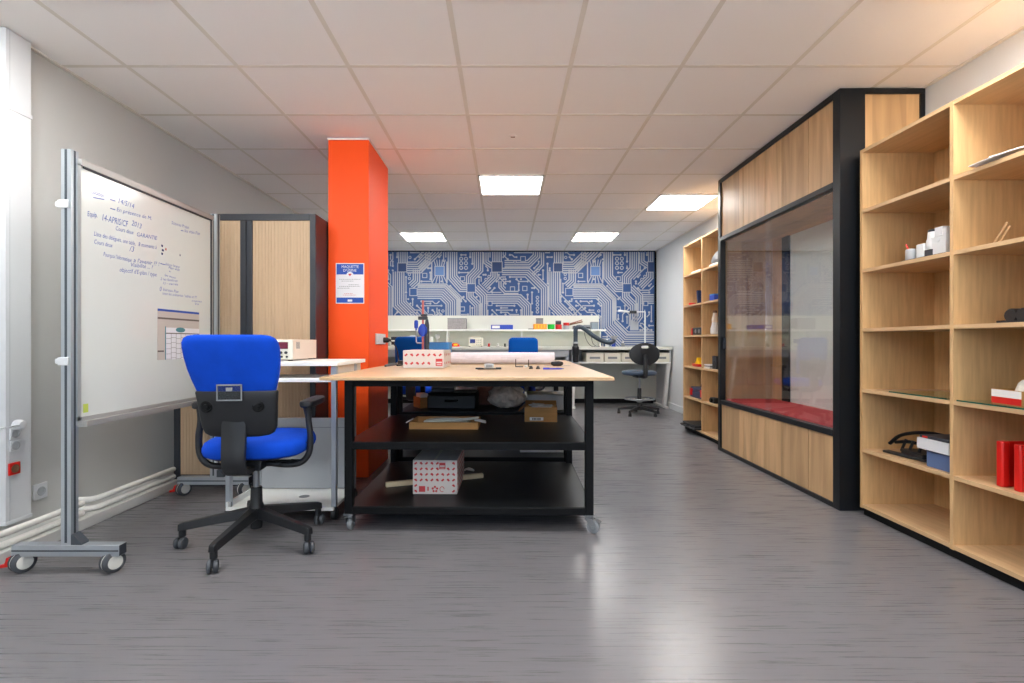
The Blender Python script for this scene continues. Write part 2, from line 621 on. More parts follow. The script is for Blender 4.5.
# poster on the pillar
pxa, pxb = ax(335.8, 3.783), ax(364.2, 3.783)
pza, pzb = az(303.6, 3.783), az(263.2, 3.783)
pw, ph = pxb - pxa, pzb - pza
t = thing('poster', 'blue and white printed poster taped to the orange pillar', 'poster', (pxa, 3.784, pza))
MB().box(0, pw, -.002, 0, 0, ph).build('sheet', M['poster_white'], t)
R = Matrix.Rotation(PI / 2, 4, 'X')
pp = MB()
pp.box(.006, pw - .006, -.0026, -.002, ph * .72, ph - .006)
pp.build('blue_band', M['poster_blue'], t)
MB().box(.006, pw - .006, -.0026, -.002, .006, ph * .15).build('blue_band', M['poster_blue'], t)
pt = MB()
pt.text('MAQUETTE', .028, Matrix.Translation((pw * .2, -.0032, ph * .88)) @ R, width=pw * .6)
pt.text("D'USINE", .028, Matrix.Translation((pw * .26, -.0032, ph * .79)) @ R, width=pw * .46)
pt.lathe([(pw * .13, -.0031), (pw * .13, -.0027)], (pw / 2, 0, ph * .695), 20, axis='Y')
pt.box(pw * .42, pw * .58, -.0031, -.0027, ph * .05, ph * .1)
pt.build('title', M['poster_white'], t)
pk = MB()
for zz, a, b_ in ((.595, .12, .88), (.55, .2, .62), (.46, .45, .82), (.42, .12, .86), (.375, .06, .5)):
    k = a
    while k < b_:
        w_ = random.uniform(.03, .08)
        pk.box(pw * k, pw * min(b_, k + w_), -.0027, -.0021, ph * zz, ph * (zz + .012))
        k += w_ + .018
pk.build('body_text', M['mid_grey'], t)
pr = MB()
for zz, a, b_ in ((.24, .3, .6), (.205, .25, .72)):
    k = a
    while k < b_:
        w_ = random.uniform(.03, .07)
        pr.box(pw * k, pw * min(b_, k + w_), -.0027, -.0021, ph * zz, ph * (zz + .01))
        k += w_ + .018
pr.prism([(pw * .5, ph * .68), (pw * .56, ph * .725), (pw * .53, ph * .745), (pw * .5, ph * .733), (pw * .47, ph * .745), (pw * .44, ph * .725)], -.0036, -.0032, axis='Y')
pr.build('red_text', M['red_print'], t)

# socket strip on the pillar side with plug and lead
t = thing('power_socket', 'cream power socket plate on the side of the orange pillar', 'socket', (PX1, 4.12, az(339, 4.12)))
MB().box(0, .012, -.15, .15, -.042, .042).build('plate', M['white_plastic'], t, bev=.004)
sk = MB()
for yy in (-.075, .075):
    sk.lathe([(.028, .0118), (.028, .0135), (.022, .0135), (.02, .0122)], (0, yy, 0), 18, axis='X')
sk.build('outlet', M['white_plastic'], t)
cb = MB()
cb.lathe([(.022, 0), (.022, .03), (.014, .045), (.006, .06)], (PX1 + .0138, 4.195, az(340, 4.12)), 14, axis='X')
cb.tube(smoothpath([(PX1 + .06, 4.195, az(340, 4.12)), (PX1 + .10, 4.25, .95), (PX1 + .11, 4.3, .86), (-.87, 4.2, .824), (-.86, 3.95, .822), (-.86, 3.75, .822),
                    (-.83, 3.6, .822), (-.8, 3.85, .823), (-.77, 3.7, .822), (-.74, 3.95, .822), (-.72, 4.1, .823)], 6), .005, 8)
cb.rbox((-.80, 4.02, .832), (.05, .09, .025))
tag(cb.build('extension_lead', M['plastic']), 'black power cord plugged into the orange pillar and lying on the work table', 'cord')

# ------------------------------------------------------------------ tambour cabinet
CX0, CX1, CY = -2.27, -1.299, 3.55
CT = 1.866
t = thing('tambour_cabinet', 'tall anthracite cabinet with two beech roller shutter doors beside the orange pillar', 'cabinet', (CX0, CY, 0))
cw = CX1 - CX0
c = MB()
c.box(0, .04, 0, .43, .0, CT)
c.box(cw - .04, cw, 0, .43, .0, CT)
c.box(.04, cw - .04, 0, .43, CT - .045, CT)
c.box(.04, cw - .04, .005, .43, 0, .08)
c.box(.04, cw - .04, .40, .43, .08, CT - .045)
c.build('body', M['cabinet'], t, bev=.003)
for a, b_ in ((.04, .454), (.536, cw - .04)):
    d = MB()
    n = int((b_ - a) / .021)
    st = (b_ - a) / n
    for k in range(n):
        x0 = a + k * st
        d.prism([(x0, .022), (x0 + st, .022), (x0 + st, .0115), (x0 + st - .003, .0085), (x0 + .003, .0085), (x0, .0115)], .08, CT - .045)
    d.build('shutter_door', M['tambour'], t)
for a, b_ in ((.454, .493), (.497, .536)):
    d = MB().box(a, b_, .0, .022, .08, CT - .045)
    h = d.build('door_stile', M['cabinet'], t, bev=.003)
    MB().box(a + .008, b_ - .008, -.008, .0, .86, .98).build('handle', M['mid_grey'], h, bev=.003)

# ------------------------------------------------------------------ mobile whiteboard
BX = -1.84                                                     # board face plane
t = thing('mobile_whiteboard', 'large mobile whiteboard on aluminium posts covered in blue handwriting', 'whiteboard', (BX, 2.2, 0))
y0, y1 = 2.245 - 2.2, 3.26 - 2.2
MB().box(-.016, -.002, y0 + .004, y1 - .012, .66, 1.752).build('writing_panel', M['white_board'], t)
fr = MB()
fr.box(-.024, .008, y0, y1, 1.752, 1.78)
fr.box(-.024, .03, y0, y1, .62, .645)
fr.box(-.024, .008, y0, y1, .645, .662)
fr.box(-.024, .002, y0, y0 + .004, .645, 1.76)
fr.box(-.024, .004, y1 - .016, y1, .645, 1.76)
fr.box(-.02, .0055, y0 + .016, y1 - .016, 1.744, 1.7525, 1)
fr.box(-.02, .0055, y1 - .022, y1 - .0155, .66, 1.752, 1)
fr.build('rim', [M['board_frame'], M['cabinet']], t)


def alu_post(b, x0, x1, yy0, yy1, z0, z1):
    b.box(x0, x1, yy0, yy1, z0, z1)
    n = max(1, round((x1 - x0) / .04))
    for k in range(n):
        cx = x0 + (k + .5) * (x1 - x0) / n
        b.box(cx - .005, cx + .005, yy0 - .0012, yy0 + .002, z0 + .01, z1 - .002, 1)
        b.box(cx - .005, cx + .005, yy1 - .002, yy1 + .0012, z0 + .01, z1 - .002, 1)
    b.box(x1 - .002, x1 + .0012, (yy0 + yy1) / 2 - .005, (yy0 + yy1) / 2 + .005, z0, z1 - .002, 1)


def whiteboard_foot(yc, flip):
    p = MB()
    alu_post(p, -.053, -.011, yc - .02, yc + .02, .122, 1.81)
    po = p.build('post', [M['alu'], M['alu_dark']], t)
    if flip:
        MB().rbox((-.065, yc - .005, 1.575), (.03, .03, .022)).rbox((-.04, yc - .024, 1.575), (.045, .008, .035)).build('clip', M['white_plastic'], po, bev=.003)
        MB().rbox((-.065, yc - .005, .905), (.03, .03, .022)).rbox((-.04, yc - .024, .905), (.045, .008, .035)).build('clip', M['white_plastic'], po, bev=.003)
    MB().prism([(-.011, .122), (.034, .122), (.034, .13), (-.003, .167), (-.011, .167)], yc - .02, yc + .02, axis='Y').build('corner_bracket', M['alu_dark'], po)
    f_ = MB()
    f_.box(-.262, .195, yc - .023, yc + .023, .074, .122)
    f_.box(-.261, .194, yc - .0245, yc - .022, .095, .102, 1)
    f_.box(.1948, .197, yc - .021, yc + .021, .076, .120, 2)
    fo = f_.build('foot', [M['alu'], M['alu_dark'], M['cabinet']], t, bev=.002)
    for s, cx in ((-1, -.235), (1, .152)):
        w = MB()
        a = 1.12
        old = w.T
        w.T = Matrix.Translation((cx, yc, .045)) @ Matrix.Rotation(a, 4, 'Z')
        for q in (-1, 1):
            w.lathe([(.02, q * .022), (.034, q * .022), (.038, q * .020), (.045, q * .016), (.045, q * .004), (.03, q * .003)], axis='Y', mi=1, n=28)
            w.lathe([(.001, q * .0240), (.029, q * .0230), (.030, q * .0212), (.001, q * .021)], axis='Y', mi=3, n=28)
        w.lathe([(.030, -.0045), (.0435, -.0045), (.0435, .0045), (.030, .0045)], axis='Y', mi=3, n=28)
        w.cyl((0, 0, 0), (0, 0, .028), .008)
        w.T = old
        if s < 0:
            w.rbox((cx - .055, yc - .01, .034), (.045, .026, .012), (0, -.15, 0), mi=2)
            w.rbox((cx - .04, yc - .01, .05), (.02, .034, .035), (0, .3, 0), mi=2)
        w.build('caster', [M['grey_panel'], M['rubber'], M['red'], mat('pale_grey_plastic', (206, 206, 200), .5)], fo)


whiteboard_foot(.03, True)
whiteboard_foot(1.145, False)

# handwriting: words placed on the board by where they are read
wr = MB()


def board_pt(px, py):
    yy = 1.838 * F / (VX - px)
    return yy - 2.2, az(py, yy)


RB = Matrix.Rotation(PI / 2, 4, 'Z') @ Matrix.Rotation(PI / 2, 4, 'X')      # text runs along +Y, faces +X


def write(s, x0, y0_, x1, y1_, size, mi=0, shear=.25):
    a = board_pt(x0, y0_)
    b_ = board_pt(x1, y1_)
    ln = math.hypot(b_[0] - a[0], b_[1] - a[1])
    T = Matrix.Translation((-.0014, a[0], a[1])) @ Matrix.Rotation(math.atan2(b_[1] - a[1], b_[0] - a[0]), 4, 'X') @ RB
    wr.text(s, size * .85, T, mi, width=ln, shear=shear)


def rule(x0, y0_, x1, y1_, mi=0, w=.004):
    a = board_pt(x0, y0_)
    b_ = board_pt(x1, y1_)
    wr.loft([[(-.0016, a[0], a[1] - w / 2), (-.0016, a[0], a[1] + w / 2), (-.0008, a[0], a[1] + w / 2), (-.0008, a[0], a[1] - w / 2)],
             [(-.0016, b_[0], b_[1] - w / 2), (-.0016, b_[0], b_[1] + w / 2), (-.0008, b_[0], b_[1] + w / 2), (-.0008, b_[0], b_[1] - w / 2)]], mi)


for a in [('Location', 92, 193, 104.5, 197.5, .034), ('14/5/14', 118, 202.5, 134, 208.5, .042), ('En présence de M.', 117, 211, 152, 220, .032),
          ('Equip.', 88, 216, 98, 217.5, .038), ('14-APRIS/CF', 102, 220, 128, 227, .05), ('2013', 132, 225, 142, 229, .045),
          ('Cours deux', 116, 230, 134, 234.5, .034), ('GARANTIE', 137, 236, 157.5, 240, .034),
          ("Liste des délégués, une table,", 94.5, 235.5, 136, 245.5, .034), ('8 moments à', 139, 246, 157, 249, .034),
          ('Cours deux', 94.5, 243.5, 113, 247.5, .034), ('/3', 130, 251, 135, 252, .045),
          ("Pourquoi l'informatique", 104, 256, 132, 262, .034), ("a l'avenir ?? !", 134, 262, 160, 266, .036),
          ('Visibilité ... ?', 131, 266.5, 153, 269, .034), ("objectif d'E-plan / type", 120, 271.5, 157, 276.5, .036),
          ('Sciences Projet', 172, 224, 189.5, 229, .03), ('les étés Fiat', 185, 232, 200.5, 235, .03),
          ('liaison longue', 166, 265, 180, 268, .024), ('Plan web', 169, 268.5, 180, 271, .024),
          ('les murs', 165, 276, 176, 279, .024), ('2 les fenêtres', 161, 280, 178, 282, .024), ('1) - carrés', 163, 284, 178, 285.5, .022),
          ('0', 160, 291, 162, 291, .04), ('bureau Fiat', 163.5, 290.5, 179, 293, .026), ('tous les scénarios / tables et M', 163, 294.5, 197, 298.5, .026),
          ('copies', 192, 301.5, 202, 302.5, .022), ('vu', 195, 304.5, 199, 305, .022)]:
    write(*a)
for a in [(94, 197.5, 105, 199.5), (111, 199.5, 116, 201), (111, 208.3, 116, 209.8), (181.5, 230.5, 184, 231), (161, 263.5, 166, 264.8), (170, 271, 171, 272)]:
    rule(*a)
for a in [(162, 245.5, 163.5, 246.2), (162.5, 250, 164.3, 250.6), (162, 253.5, 163.5, 254)]:
    rule(*a, 1, .011)
rule(166, 249, 167, 249.5, 2, .012)
rule(180.3, 255, 181, 255.4, 1, .01)
wr.build('handwriting', [M['ink'], M['ink_dark'], M['red_print']], t, smooth=False)
a = board_pt(79.5, 409)
MB().box(-.0018, -.0006, y0 + .018, y0 + .045, a[1] - .02, a[1] + .018).build('sticker', M['green_sticker'], t)

# calendar on the board
cy0, cy1, cz0, cz1 = 2.745, 3.115, .892, 1.165
t = thing('planner_sheet', 'grey wall planner with a blue top stripe fixed to the whiteboard', 'planner', (BX - .0015, cy0, cz0))
w_, h_ = cy1 - cy0, cz1 - cz0
MB().box(0, .002, 0, w_, 0, h_).build('sheet', M['cal_paper'], t)
MB().box(.002, .0026, 0, w_, h_ - .012, h_).build('blue_stripe', M['poster_blue'], t)
g = MB()
g.box(.002, .0026, 0, w_, h_ * .80, h_ * .835)
g.box(.002, .0026, 0, .05, h_ * .155, h_ * .185)
for k in range(1, 7):
    g.box(.0034, .004, .065 + k * .043, .0665 + k * .043, 0, h_ * .52)
for k in range(1, 6):
    for q in range(7):
        zz = h_ * .52 - k * .028 + (q % 2) * .006
        g.box(.0034, .004, .067 + q * .043, .107 + q * .043, zz, zz + .0016)
g.box(.0034, .004, .066, w_, h_ * .515, h_ * .535)
g.build('grid_lines', M['cal_line'], t)
MB().box(.002, .0034, .06, w_, .0, h_ * .64).build('month_table', M['poster_white'], t)
g = MB()
g.box(.0036, .0042, .057, .064, 0, h_ * .66)
g.loft([[(xx, .19 + .042 * math.cos(2 * PI * k / 20), h_ * .6 + .014 * math.sin(2 * PI * k / 20)) for k in range(20)] for xx in (.0036, .0044)])
g.build('emblem', M['teal'], t)

# sockets on trunking and wall
t = thing('power_socket', 'small white round power socket on the trunking below the plug', 'socket', (-2.3585, 2.492, .49))
MB().box(0, .006, -.026, .026, -.026, .026).build('plate', M['white_plastic'], t, bev=.002)
MB().lathe([(.021, .006), (.021, .009), (.017, .009), (.015, .007)], n=18, axis='X').build('outlet', M['grey_panel'], t)
t = thing('power_socket', 'white power socket on the trunking with the plug in it', 'socket', (-2.3585, 2.492, .548))
MB().box(0, .006, -.026, .026, -.026, .026).build('plate', M['white_plastic'], t, bev=.002)
MB().lathe([(.021, .006), (.021, .009), (.017, .009), (.015, .007)], n=18, axis='X').build('outlet', M['grey_panel'], t)
t = thing('power_socket', 'red power socket on the white trunking', 'socket', (-2.3585, 2.488, az(468.5, 2.488)))
MB().box(0, .008, -.029, .029, -.029, .029).build('plate', M['red'], t, bev=.003)
MB().lathe([(.02, .008), (.02, .011), (.015, .011), (.013, .009)], n=18, axis='X').build('outlet', M['brown'], t)
t = thing('power_socket', 'white power socket low on the wall next to the aluminium post', 'socket', (XL, 2.68, az(491, 2.68)))
MB().box(0, .012, -.04, .04, -.04, .04).build('plate', M['white_plastic'], t, bev=.004)
MB().lathe([(.023, .012), (.023, .016), (.019, .016), (.017, .013)], n=18, axis='X').build('outlet', M['grey_panel'], t)
p = MB()
p.lathe([(.024, .0), (.026, .02), (.02, .035), (.012, .038)], (-2.3485, 2.49, .59), 16, axis='X')
p.tube(smoothpath([(-2.32, 2.48, .59), (-2.30, 2.40, .592), (-2.31, 2.2, .585), (-2.34, 1.9, .55)], 5), .004, 8)
tag(p.build('power_plug', M['white_plastic']), 'white plug with lead in the trunking socket', 'plug')


# ------------------------------------------------------------------ blue office chairs
def office_chair(label, loc, rz, group, plain=False):
    t = thing('office_chair', label, 'chair', loc, rz, group)
    for k in range(5):
        a = -PI / 2 - .19 + k * 2 * PI / 5
        Ra = Matrix.Rotation(a, 4, 'Z')
        b = MB()
        b.T = Ra
        b.loft([[(.02, -.028, .13), (.02, .028, .13), (.02, .022, .178), (.02, -.022, .178)],
                [(.17, -.022, .112), (.17, .022, .112), (.17, .016, .152), (.17, -.016, .152)],
                [(.32, -.017, .09), (.32, .017, .09), (.32, .013, .126), (.32, -.013, .126)],
                [(.344, -.015, .088), (.344, .015, .088), (.344, .012, .118), (.344, -.012, .118)]])
        b.cyl((.327, 0, .058), (.327, 0, .11), .016, n=12)
        lg = b.build('leg', M['plastic'], t, bev=.003)
        w = MB()
        w.T = Matrix.Translation(Ra @ Vector((.334, 0, .028))) @ Matrix.Rotation(a + (.5, -.7, .9, -.4, 1.2)[k], 4, 'Z')
        for q in (-1, 1):
            w.lathe([(.004, q * .024), (.018, q * .024), (.025, q * .021), (.0275, q * .016), (.0275, q * .007), (.024, q * .004), (.004, q * .004)], axis='Y', n=20)
        w.rbox((0, 0, .014), (.03, .007, .034), mi=1)
        w.build('caster', [M['rubber'], M['plastic']], lg)
    MB().lathe([(.026, .075), (.028, .10), (.036, .125), (.036, .18), (.028, .20), (.026, .275)], n=20).build('column', M['plastic'], t)
    MB().cyl((0, 0, .275), (0, 0, .40), .014).build('piston', M['grey_steel'], t)
    m = MB()
    m.box(-.07, .07, -.14, .12, .385, .432)
    m.box(-.10, .10, -.09, .09, .425, .452)
    m.cyl((.05, .02, .398), (.17, .02, .392), .008, n=10)
    m.cyl((.05, -.06, .40), (.14, -.06, .40), .012, n=10)
    m.build('mechanism', M['plastic'], t, bev=.006)
    MB().tube([(.16, .02, .392), (.215, .02, .388)], [.011, .013], 12).build('lever', M['plastic'], t)
    s = MB()
    s.loft([sup(.018, .03, .236 * k, .24 * k, z, 36, 3.4) for z, k in ((.443, .78), (.447, .9), (.457, .97), (.475, 1.0), (.495, .995), (.512, .965), (.523, .90), (.529, .78), (.531, .5), (.530, .2))])
    s.build('seat', M['blue_fabric'], t)
    s = MB()
    s.loft([sup(0, .03, .2 * k, .2 * k, z, 30, 3) for z, k in ((.43, .85), (.438, .97), (.446, 1.0))])
    s.build('seat_pan', M['plastic'], t)

    def yb(z):
        return -.222 - (z - .6) * (.10 if plain else .22)
    b = MB()
    prof = [(.742, .155, .020), (.752, .170, .030), (.775, .179, .034), (.82, .194, .036), (.87, .207, .037), (.92, .214, .037), (.96, .216, .036), (.985, .213, .034), (1.003, .203, .030), (1.014, .184, .022), (1.019, .15, .010)]
    if plain:
        prof = [(.60, .14, .012), (.605, .168, .024), (.63, .178, .032), (.75, .18, .036), (.9, .18, .036), (1.0, .178, .034), (1.025, .170, .03), (1.04, .150, .02), (1.045, .13, .01)]
    b.loft([sup(0 if plain else .012 - .055 * (z - .65), yb(z), a * (1 if plain else .93), d, z, 40, 4.2, .55) for z, a, d in prof])
    b.build('backrest', M['blue_dark'] if plain else M['blue_fabric'], t)
    b = MB()
    prof = [(.565, .10, .012), (.570, .135, .018), (.582, .158, .021), (.61, .171, .023), (.66, .176, .023), (.72, .181, .023), (.765, .186, .022), (.772, .184, .018)]
    b.loft([sup(0 if plain else .014, yb(z) - .022, a * .93, d, z, 40, 4.5, .5) for z, a, d in prof])
    sh = b.build('back_shell', M['plastic'], t)
    for s_ in (() if plain else (-1, 1)):
        k = MB()
        yk = yb(.70) - .040 + .5 * .11 ** 2
        k.lathe([(.026, yk), (.026, yk - .008), (.022, yk - .011), (.019, yk - .009), (.012, yk - .009), (.010, yk - .016), (.002, yk - .016)], (s_ * .108, 0, .705), 20, axis='Y')
        k.build('adjusting_knob', M['black'], sh)
    k = MB()
    yk = yb(.77) - (.048 if plain else .052)
    k.box(-.052, .052, yk - .006, yk, .735, .80)
    k.build('tag_holder', M['clear'], sh, bev=.003)
    k = MB()
    k.box(-.012, .012, yk - .010, yk - .002, .775, .79)
    k.box(-.052, .052, yk - .008, yk - .001, .798, .804)
    k.box(-.052, -.048, yk - .008, yk - .001, .735, .80)
    k.box(.048, .052, yk - .008, yk - .001, .735, .80)
    k.box(-.052, .052, yk - .008, yk - .001, .733, .738)
    k.build('tag_clip', M['mid_grey'], sh)
    sp = smoothpath([(0, yb(.64) - .03, .65), (0, -.268, .56), (0, -.275, .47), (0, -.255, .415), (0, -.20, .395), (0, -.08, .398)], 6)
    rg = []
    for i, p in enumerate(sp):
        d = (sp[min(i + 1, len(sp) - 1)] - sp[max(i - 1, 0)]).normalized()
        n = Vector((0, -d.z, d.y))
        wd = .052 - .008 * (i / len(sp))
        th = .012
        rg.append([p + Vector((-wd, 0, 0)) - n * th * .6, p + Vector((-wd * .85, 0, 0)) - n * th, p + Vector((wd * .85, 0, 0)) - n * th, p + Vector((wd, 0, 0)) - n * th * .6,
                   p + Vector((wd, 0, 0)) + n * th, p + Vector((-wd, 0, 0)) + n * th])
    MB().loft(rg).build('back_support', M['plastic'], t)
    for s_ in (-1, 1):
        a_ = MB()
        pts = smoothpath([(.012 + s_ * .06, -.05, .402), (.012 + s_ * .15, -.05, .392), (.012 + s_ * .215, -.05, .402), (.012 + s_ * .252, -.05, .45), (.012 + s_ * .258, -.05, .53), (.012 + s_ * .25, -.05, .60), (.012 + s_ * .245, -.05, .675)], 5)
        a_.tube(pts, [.015] * (len(pts) - 4) + [.016, .018, .021, .024], 12)
        ar = a_.build('armrest', M['plastic'], t)
        pd = MB()
        pd.loft([sup(.012 + s_ * .245, .045, .038 * k, .145 * k2, z, 28, 4) for z, k, k2 in ((.672, .8, .95), (.678, .96, .99), (.69, 1, 1), (.70, .93, .985), (.704, .7, .95))])
        pd.build('arm_pad', M['plastic'], ar)
    return t


office_chair('blue office chair with black arms standing beside the whiteboard', (-1.226, 2.555, 0), math.radians(6), None)
ch = office_chair('blue straight backed chair at the bench half hidden by the orange pillar and clamp', (-.915, 5.55, 0), math.radians(-11), 'blue bench chairs', True)
copy_tree(ch, 'blue straight backed chair at the bench behind the paper roll', (.228, 6.55, 0), math.radians(-3), 'blue bench chairs')

# ------------------------------------------------------------------ white trolley
TX0, TX1, TY0 = -1.55, -.935, 2.87
tw = TX1 - TX0
t = thing('lab_trolley', 'white topped steel lab trolley between office chair and orange pillar', 'trolley', (TX0, TY0, 0))
MB().box(-.02, tw + .012, -.02, .55, .855, .878).build('top', M['white'], t, bev=.003)
MB().box(.03, tw - .03, .0, .36, .765, .787).build('shelf', M['white'], t, bev=.003)
s = MB()
s.box(.012, tw - .012, -.015, .37, .060, .074)
s.box(.012, tw - .012, -.018, -.006, .060, .078)
s.box(.012, .024, -.015, .37, .060, .105)
s.lathe([(.03, .074), (.03, .0755)], (.36, .2, 0), 18, mi=1)
s.build('shelf', [M['white'], M['mid_grey']], t)
s = MB()
s.box(.03, tw - .005, .362, .375, .078, .515)
s.box(.03, tw - .005, .352, .362, .50, .515)
s.box(.03, tw - .005, .358, .362, .455, .458, 1)
s.build('back_panel', [M['grey_panel'], M['mid_grey']], t)
s = MB()
s.box(tw - .03, tw - .006, .04, .5, .805, .853)
s.box(.006, .03, .04, .5, .805, .853)
s.build('apron', M['beige'], t)
for lx in (.0, tw - .03):
    for ly in (.0, .36):
        l = MB()
        l.box(lx, lx + .028, ly, ly + .03, .075, .855)
        l.box(lx - .002, lx + .030, ly - .002, ly + .032, .80, .85)
        lo = l.build('leg', M['alu'], t, bev=.003)
        w = MB()
        w.cyl((lx + .014, ly + .015, .05), (lx + .014, ly + .015, .10), .015, n=12)
        w.lathe([(.004, -.016), (.028, -.016), (.034, -.01), (.034, .01), (.028, .016), (.004, .016)], (lx + .014, ly + .02, .034), 20, axis='X')
        w.build('caster', M['plastic'], lo)

# measuring instrument on the trolley
ix1 = ax(293.4, 3.02)
t = thing('bench_power_supply', 'beige bench power supply with red display on the white trolley', 'instrument', (ix1, 3.02, .878))
iw, idp, ih = .26, .37, .125
MB().box(-iw, 0, 0, idp, .006, ih).build('case', M['beige'], t, bev=.004)
MB().box(-iw + .004, -.004, -.004, 0, .01, ih - .004).build('front_panel', M['offwhite'], t)
MB().box(-iw + .02, -.03, -.006, -.004, .07, ih - .015).build('display', M['red_screen'], t)
d = MB()
for k in range(4):
    d.lathe([(.008, -.004), (.008, -.014), (.006, -.015)], (-.04 - k * .03, 0, .048), 14, axis='Y')
    d.lathe([(.006, -.004), (.006, -.012)], (-.035 - k * .03, 0, .024), 12, axis='Y')
d.build('knob', M['cabinet'], t)
d = MB()
for k in range(7):
    d.box(-.0005, .001, .04 + .008 * k, .043 + .008 * k, .07, ih - .015)
d.build('vent', M['mid_grey'], t)
d = MB()
for xx in (-iw + .03, -.03):
    for yy in (.03, idp - .03):
        d.lathe([(.012, 0), (.014, .007)], (xx, yy, 0), 12)
d.build('foot', M['plastic'], t)


# ------------------------------------------------------------------ beech work tables on black frames
TR = math.radians(-1.05)
TC = (-.1915, 2.68)


def tp(lx, ly):
    """Table-local point to room."""
    return (TC[0] + lx * math.cos(TR) - ly * math.sin(TR), TC[1] + lx * math.sin(TR) + ly * math.cos(TR))


def tl(x, y):
    dx, dy = x - TC[0], y - TC[1]
    return (dx * math.cos(TR) + dy * math.sin(TR), -dx * math.sin(TR) + dy * math.cos(TR))


def work_table(label, off, y_top0, y_top1, dleg):
    x, y = tp(0, off)
    t = thing('work_table', label, 'table', (x, y, 0), TR, 'beech work tables pushed end to end')
    MB().box(-.727, .727, y_top0, y_top1, .797, .815).build('table_top', M['beech_top'], t, bev=.003)
    s = .042
    hw = .645
    f_ = MB()
    for z0, z1 in ((.757, .7965), (.430, .465), (.095, .130)):
        f_.box(-hw + s, hw - s, 0, s, z0, z1)
        f_.box(-hw + s, hw - s, dleg - s, dleg, z0, z1)
        f_.box(-hw, -hw + s, s, dleg - s, z0, z1)
        f_.box(hw - s, hw, s, dleg - s, z0, z1)
    f_.build('frame', M['black'], t, bev=.002)
    for z in (.465, .130):
        MB().box(-hw + s * .2, hw - s * .2, .006, dleg - .006, z, z + .004).build('shelf', M['black_shelf'], t)
    for ia, lx in enumerate((-hw, hw - s)):
        for ib, ly in enumerate((0, dleg - s)):
            lg = MB().box(lx, lx + s, ly, ly + s, .095, .7965).build('leg', M['black'], t, bev=.003)
            c = MB()
            a = ((PI / 2, -1.9), (-.35, -1.2))[ia][ib]
            c.T = Matrix.Translation((lx + s / 2, ly + s / 2, 0)) @ Matrix.Rotation(a, 4, 'Z')
            c.box(-.024, .024, -.024, .024, .088, .0955)
            c.cyl((0, 0, .078), (0, 0, .09), .02)
            for q in (-1, 1):
                c.prism([(-.022, .08), (.026, .08), (.036, .036), (.024, .024), (.008, .04)], q * .019 - .0015, q * .019 + .0015, axis='Y')
            c.box(-.022, .026, -.02, .02, .076, .08)
            c.lathe([(.006, -.014), (.024, -.014), (.033, -.011), (.035, -.006), (.035, .006), (.033, .011), (.024, .014), (.006, .014)], (.022, 0, .035), 24, mi=1, axis='Y')
            c.cyl((.022, -.024, .035), (.022, .024, .035), .007, n=10)
            c.rbox((.05, 0, .068), (.03, .024, .004), (0, .5, 0))
            c.build('caster', [M['steel'], M['mid_grey']], lg)
    return t


work_table('beech topped work table on black steel frame with white box and roll on top', 0, -.13, 1.145, 1.04)
work_table('second beech work table on black frame, its shelf piled with bags and cases', 1.172, -.024, 1.13, 1.03)
ZT = .815
ZM = .469
ZB = .134


# white box with red print on the table top
def dotted_box(label, x0, x1, y, dep, z, h, rows, cols, skip, logo, top_open=False, rz=TR):
    t = thing('printed_box', label, 'box', (x0, y, z), rz)
    w = x1 - x0
    MB().box(0, w, 0, dep, 0, h).build('carton', M['whitecard'], t, bev=.002)
    d = MB()
    for r in range(rows):
        for c in range(cols):
            if (r, c) in skip:
                continue
            cx = w * (c + .55) / (cols + .2)
            cz = h * (1 - (r + .55) / (rows + .1))
            s = min(w / cols, h / rows) * .27
            sg = 1 if (r + c) % 2 else -1
            d.rbox((cx, -.0008, cz), (s * 2.0, .0012, s * 1.1), (0, sg * .6, 0))
            d.rbox((cx + s * .2, -.0009, cz + s * .55), (s * .7, .0014, s * .7), (0, sg * .6, 0))
    for r in range(rows):
        for c in range(max(2, int(cols * dep / w * .5))):
            n2 = max(2, int(cols * dep / w * .5))
            d.rbox((w + .0008, dep * (c + .5) / n2, h * (1 - (r + .55) / (rows + .1))), (.0012, .022, .012), ((c % 2) * .8 - .4, 0, 0))
    d.build('red_print', M['red_print'], t)
    lg = MB()
    lx, lz, ls = logo
    lg.box(w * lx, w * lx + ls, -.0016, -.0004, h * lz, h * lz + ls * 1.05)
    lo = lg.build('emblem', M['red_print'] if ls < .04 else M['red_print'], t)
    lt = MB()
    lt.box(w * lx + ls * .1, w * lx + ls * .9, -.0024, -.0012, h * lz + ls * .40, h * lz + ls * .62)
    lt.box(w * lx + ls * .15, w * lx + ls * .85, -.0024, -.0012, h * lz + ls * .15, h * lz + ls * .24)
    lt.build('emblem_text', M['whitecard'], t)
    MB().box(w * .47, w * .53, 0, dep, h + .0003, h + .0012).build('tape', M['cream'], t)
    return t, w, h


dotted_box('long white carton with two rows of red shapes on the work table', ax(403, 3.44), ax(444, 3.44), 3.44, .36, ZT + .001, .117, 2, 7, {(1, 5), (1, 6)}, (.80, .12, .045))
t, w, h = dotted_box('white carton covered in red shapes on the bottom shelf of the work table', ax(412.8, 2.91), ax(457.2, 2.91), 2.91, .40, ZB + .001, .19, 6, 8,
                     {(0, 5), (0, 6), (1, 5)} | {(4, c) for c in range(1, 7)} | {(5, c) for c in range(1, 7)}, (.60, .74, .034))
d = MB()
d.box(w * .14, w * .28, -.0016, -.0004, h * .07, h * .24)
d.box(w * .33, w * .36, -.0016, -.0004, h * .1, h * .22)
for k in range(5):
    a = PI / 2 + k * 2 * PI / 5
    d.rbox((w * .5 + math.cos(a) * .013, -.001, h * .15 + math.sin(a) * .013), (.011, .0012, .011), (0, a, 0))
d.tube([(w * .66 + math.cos(a * .3) * .012, -.001, h * .15 + math.sin(a * .3) * .014) for a in range(0, 19)], .0018, 6)
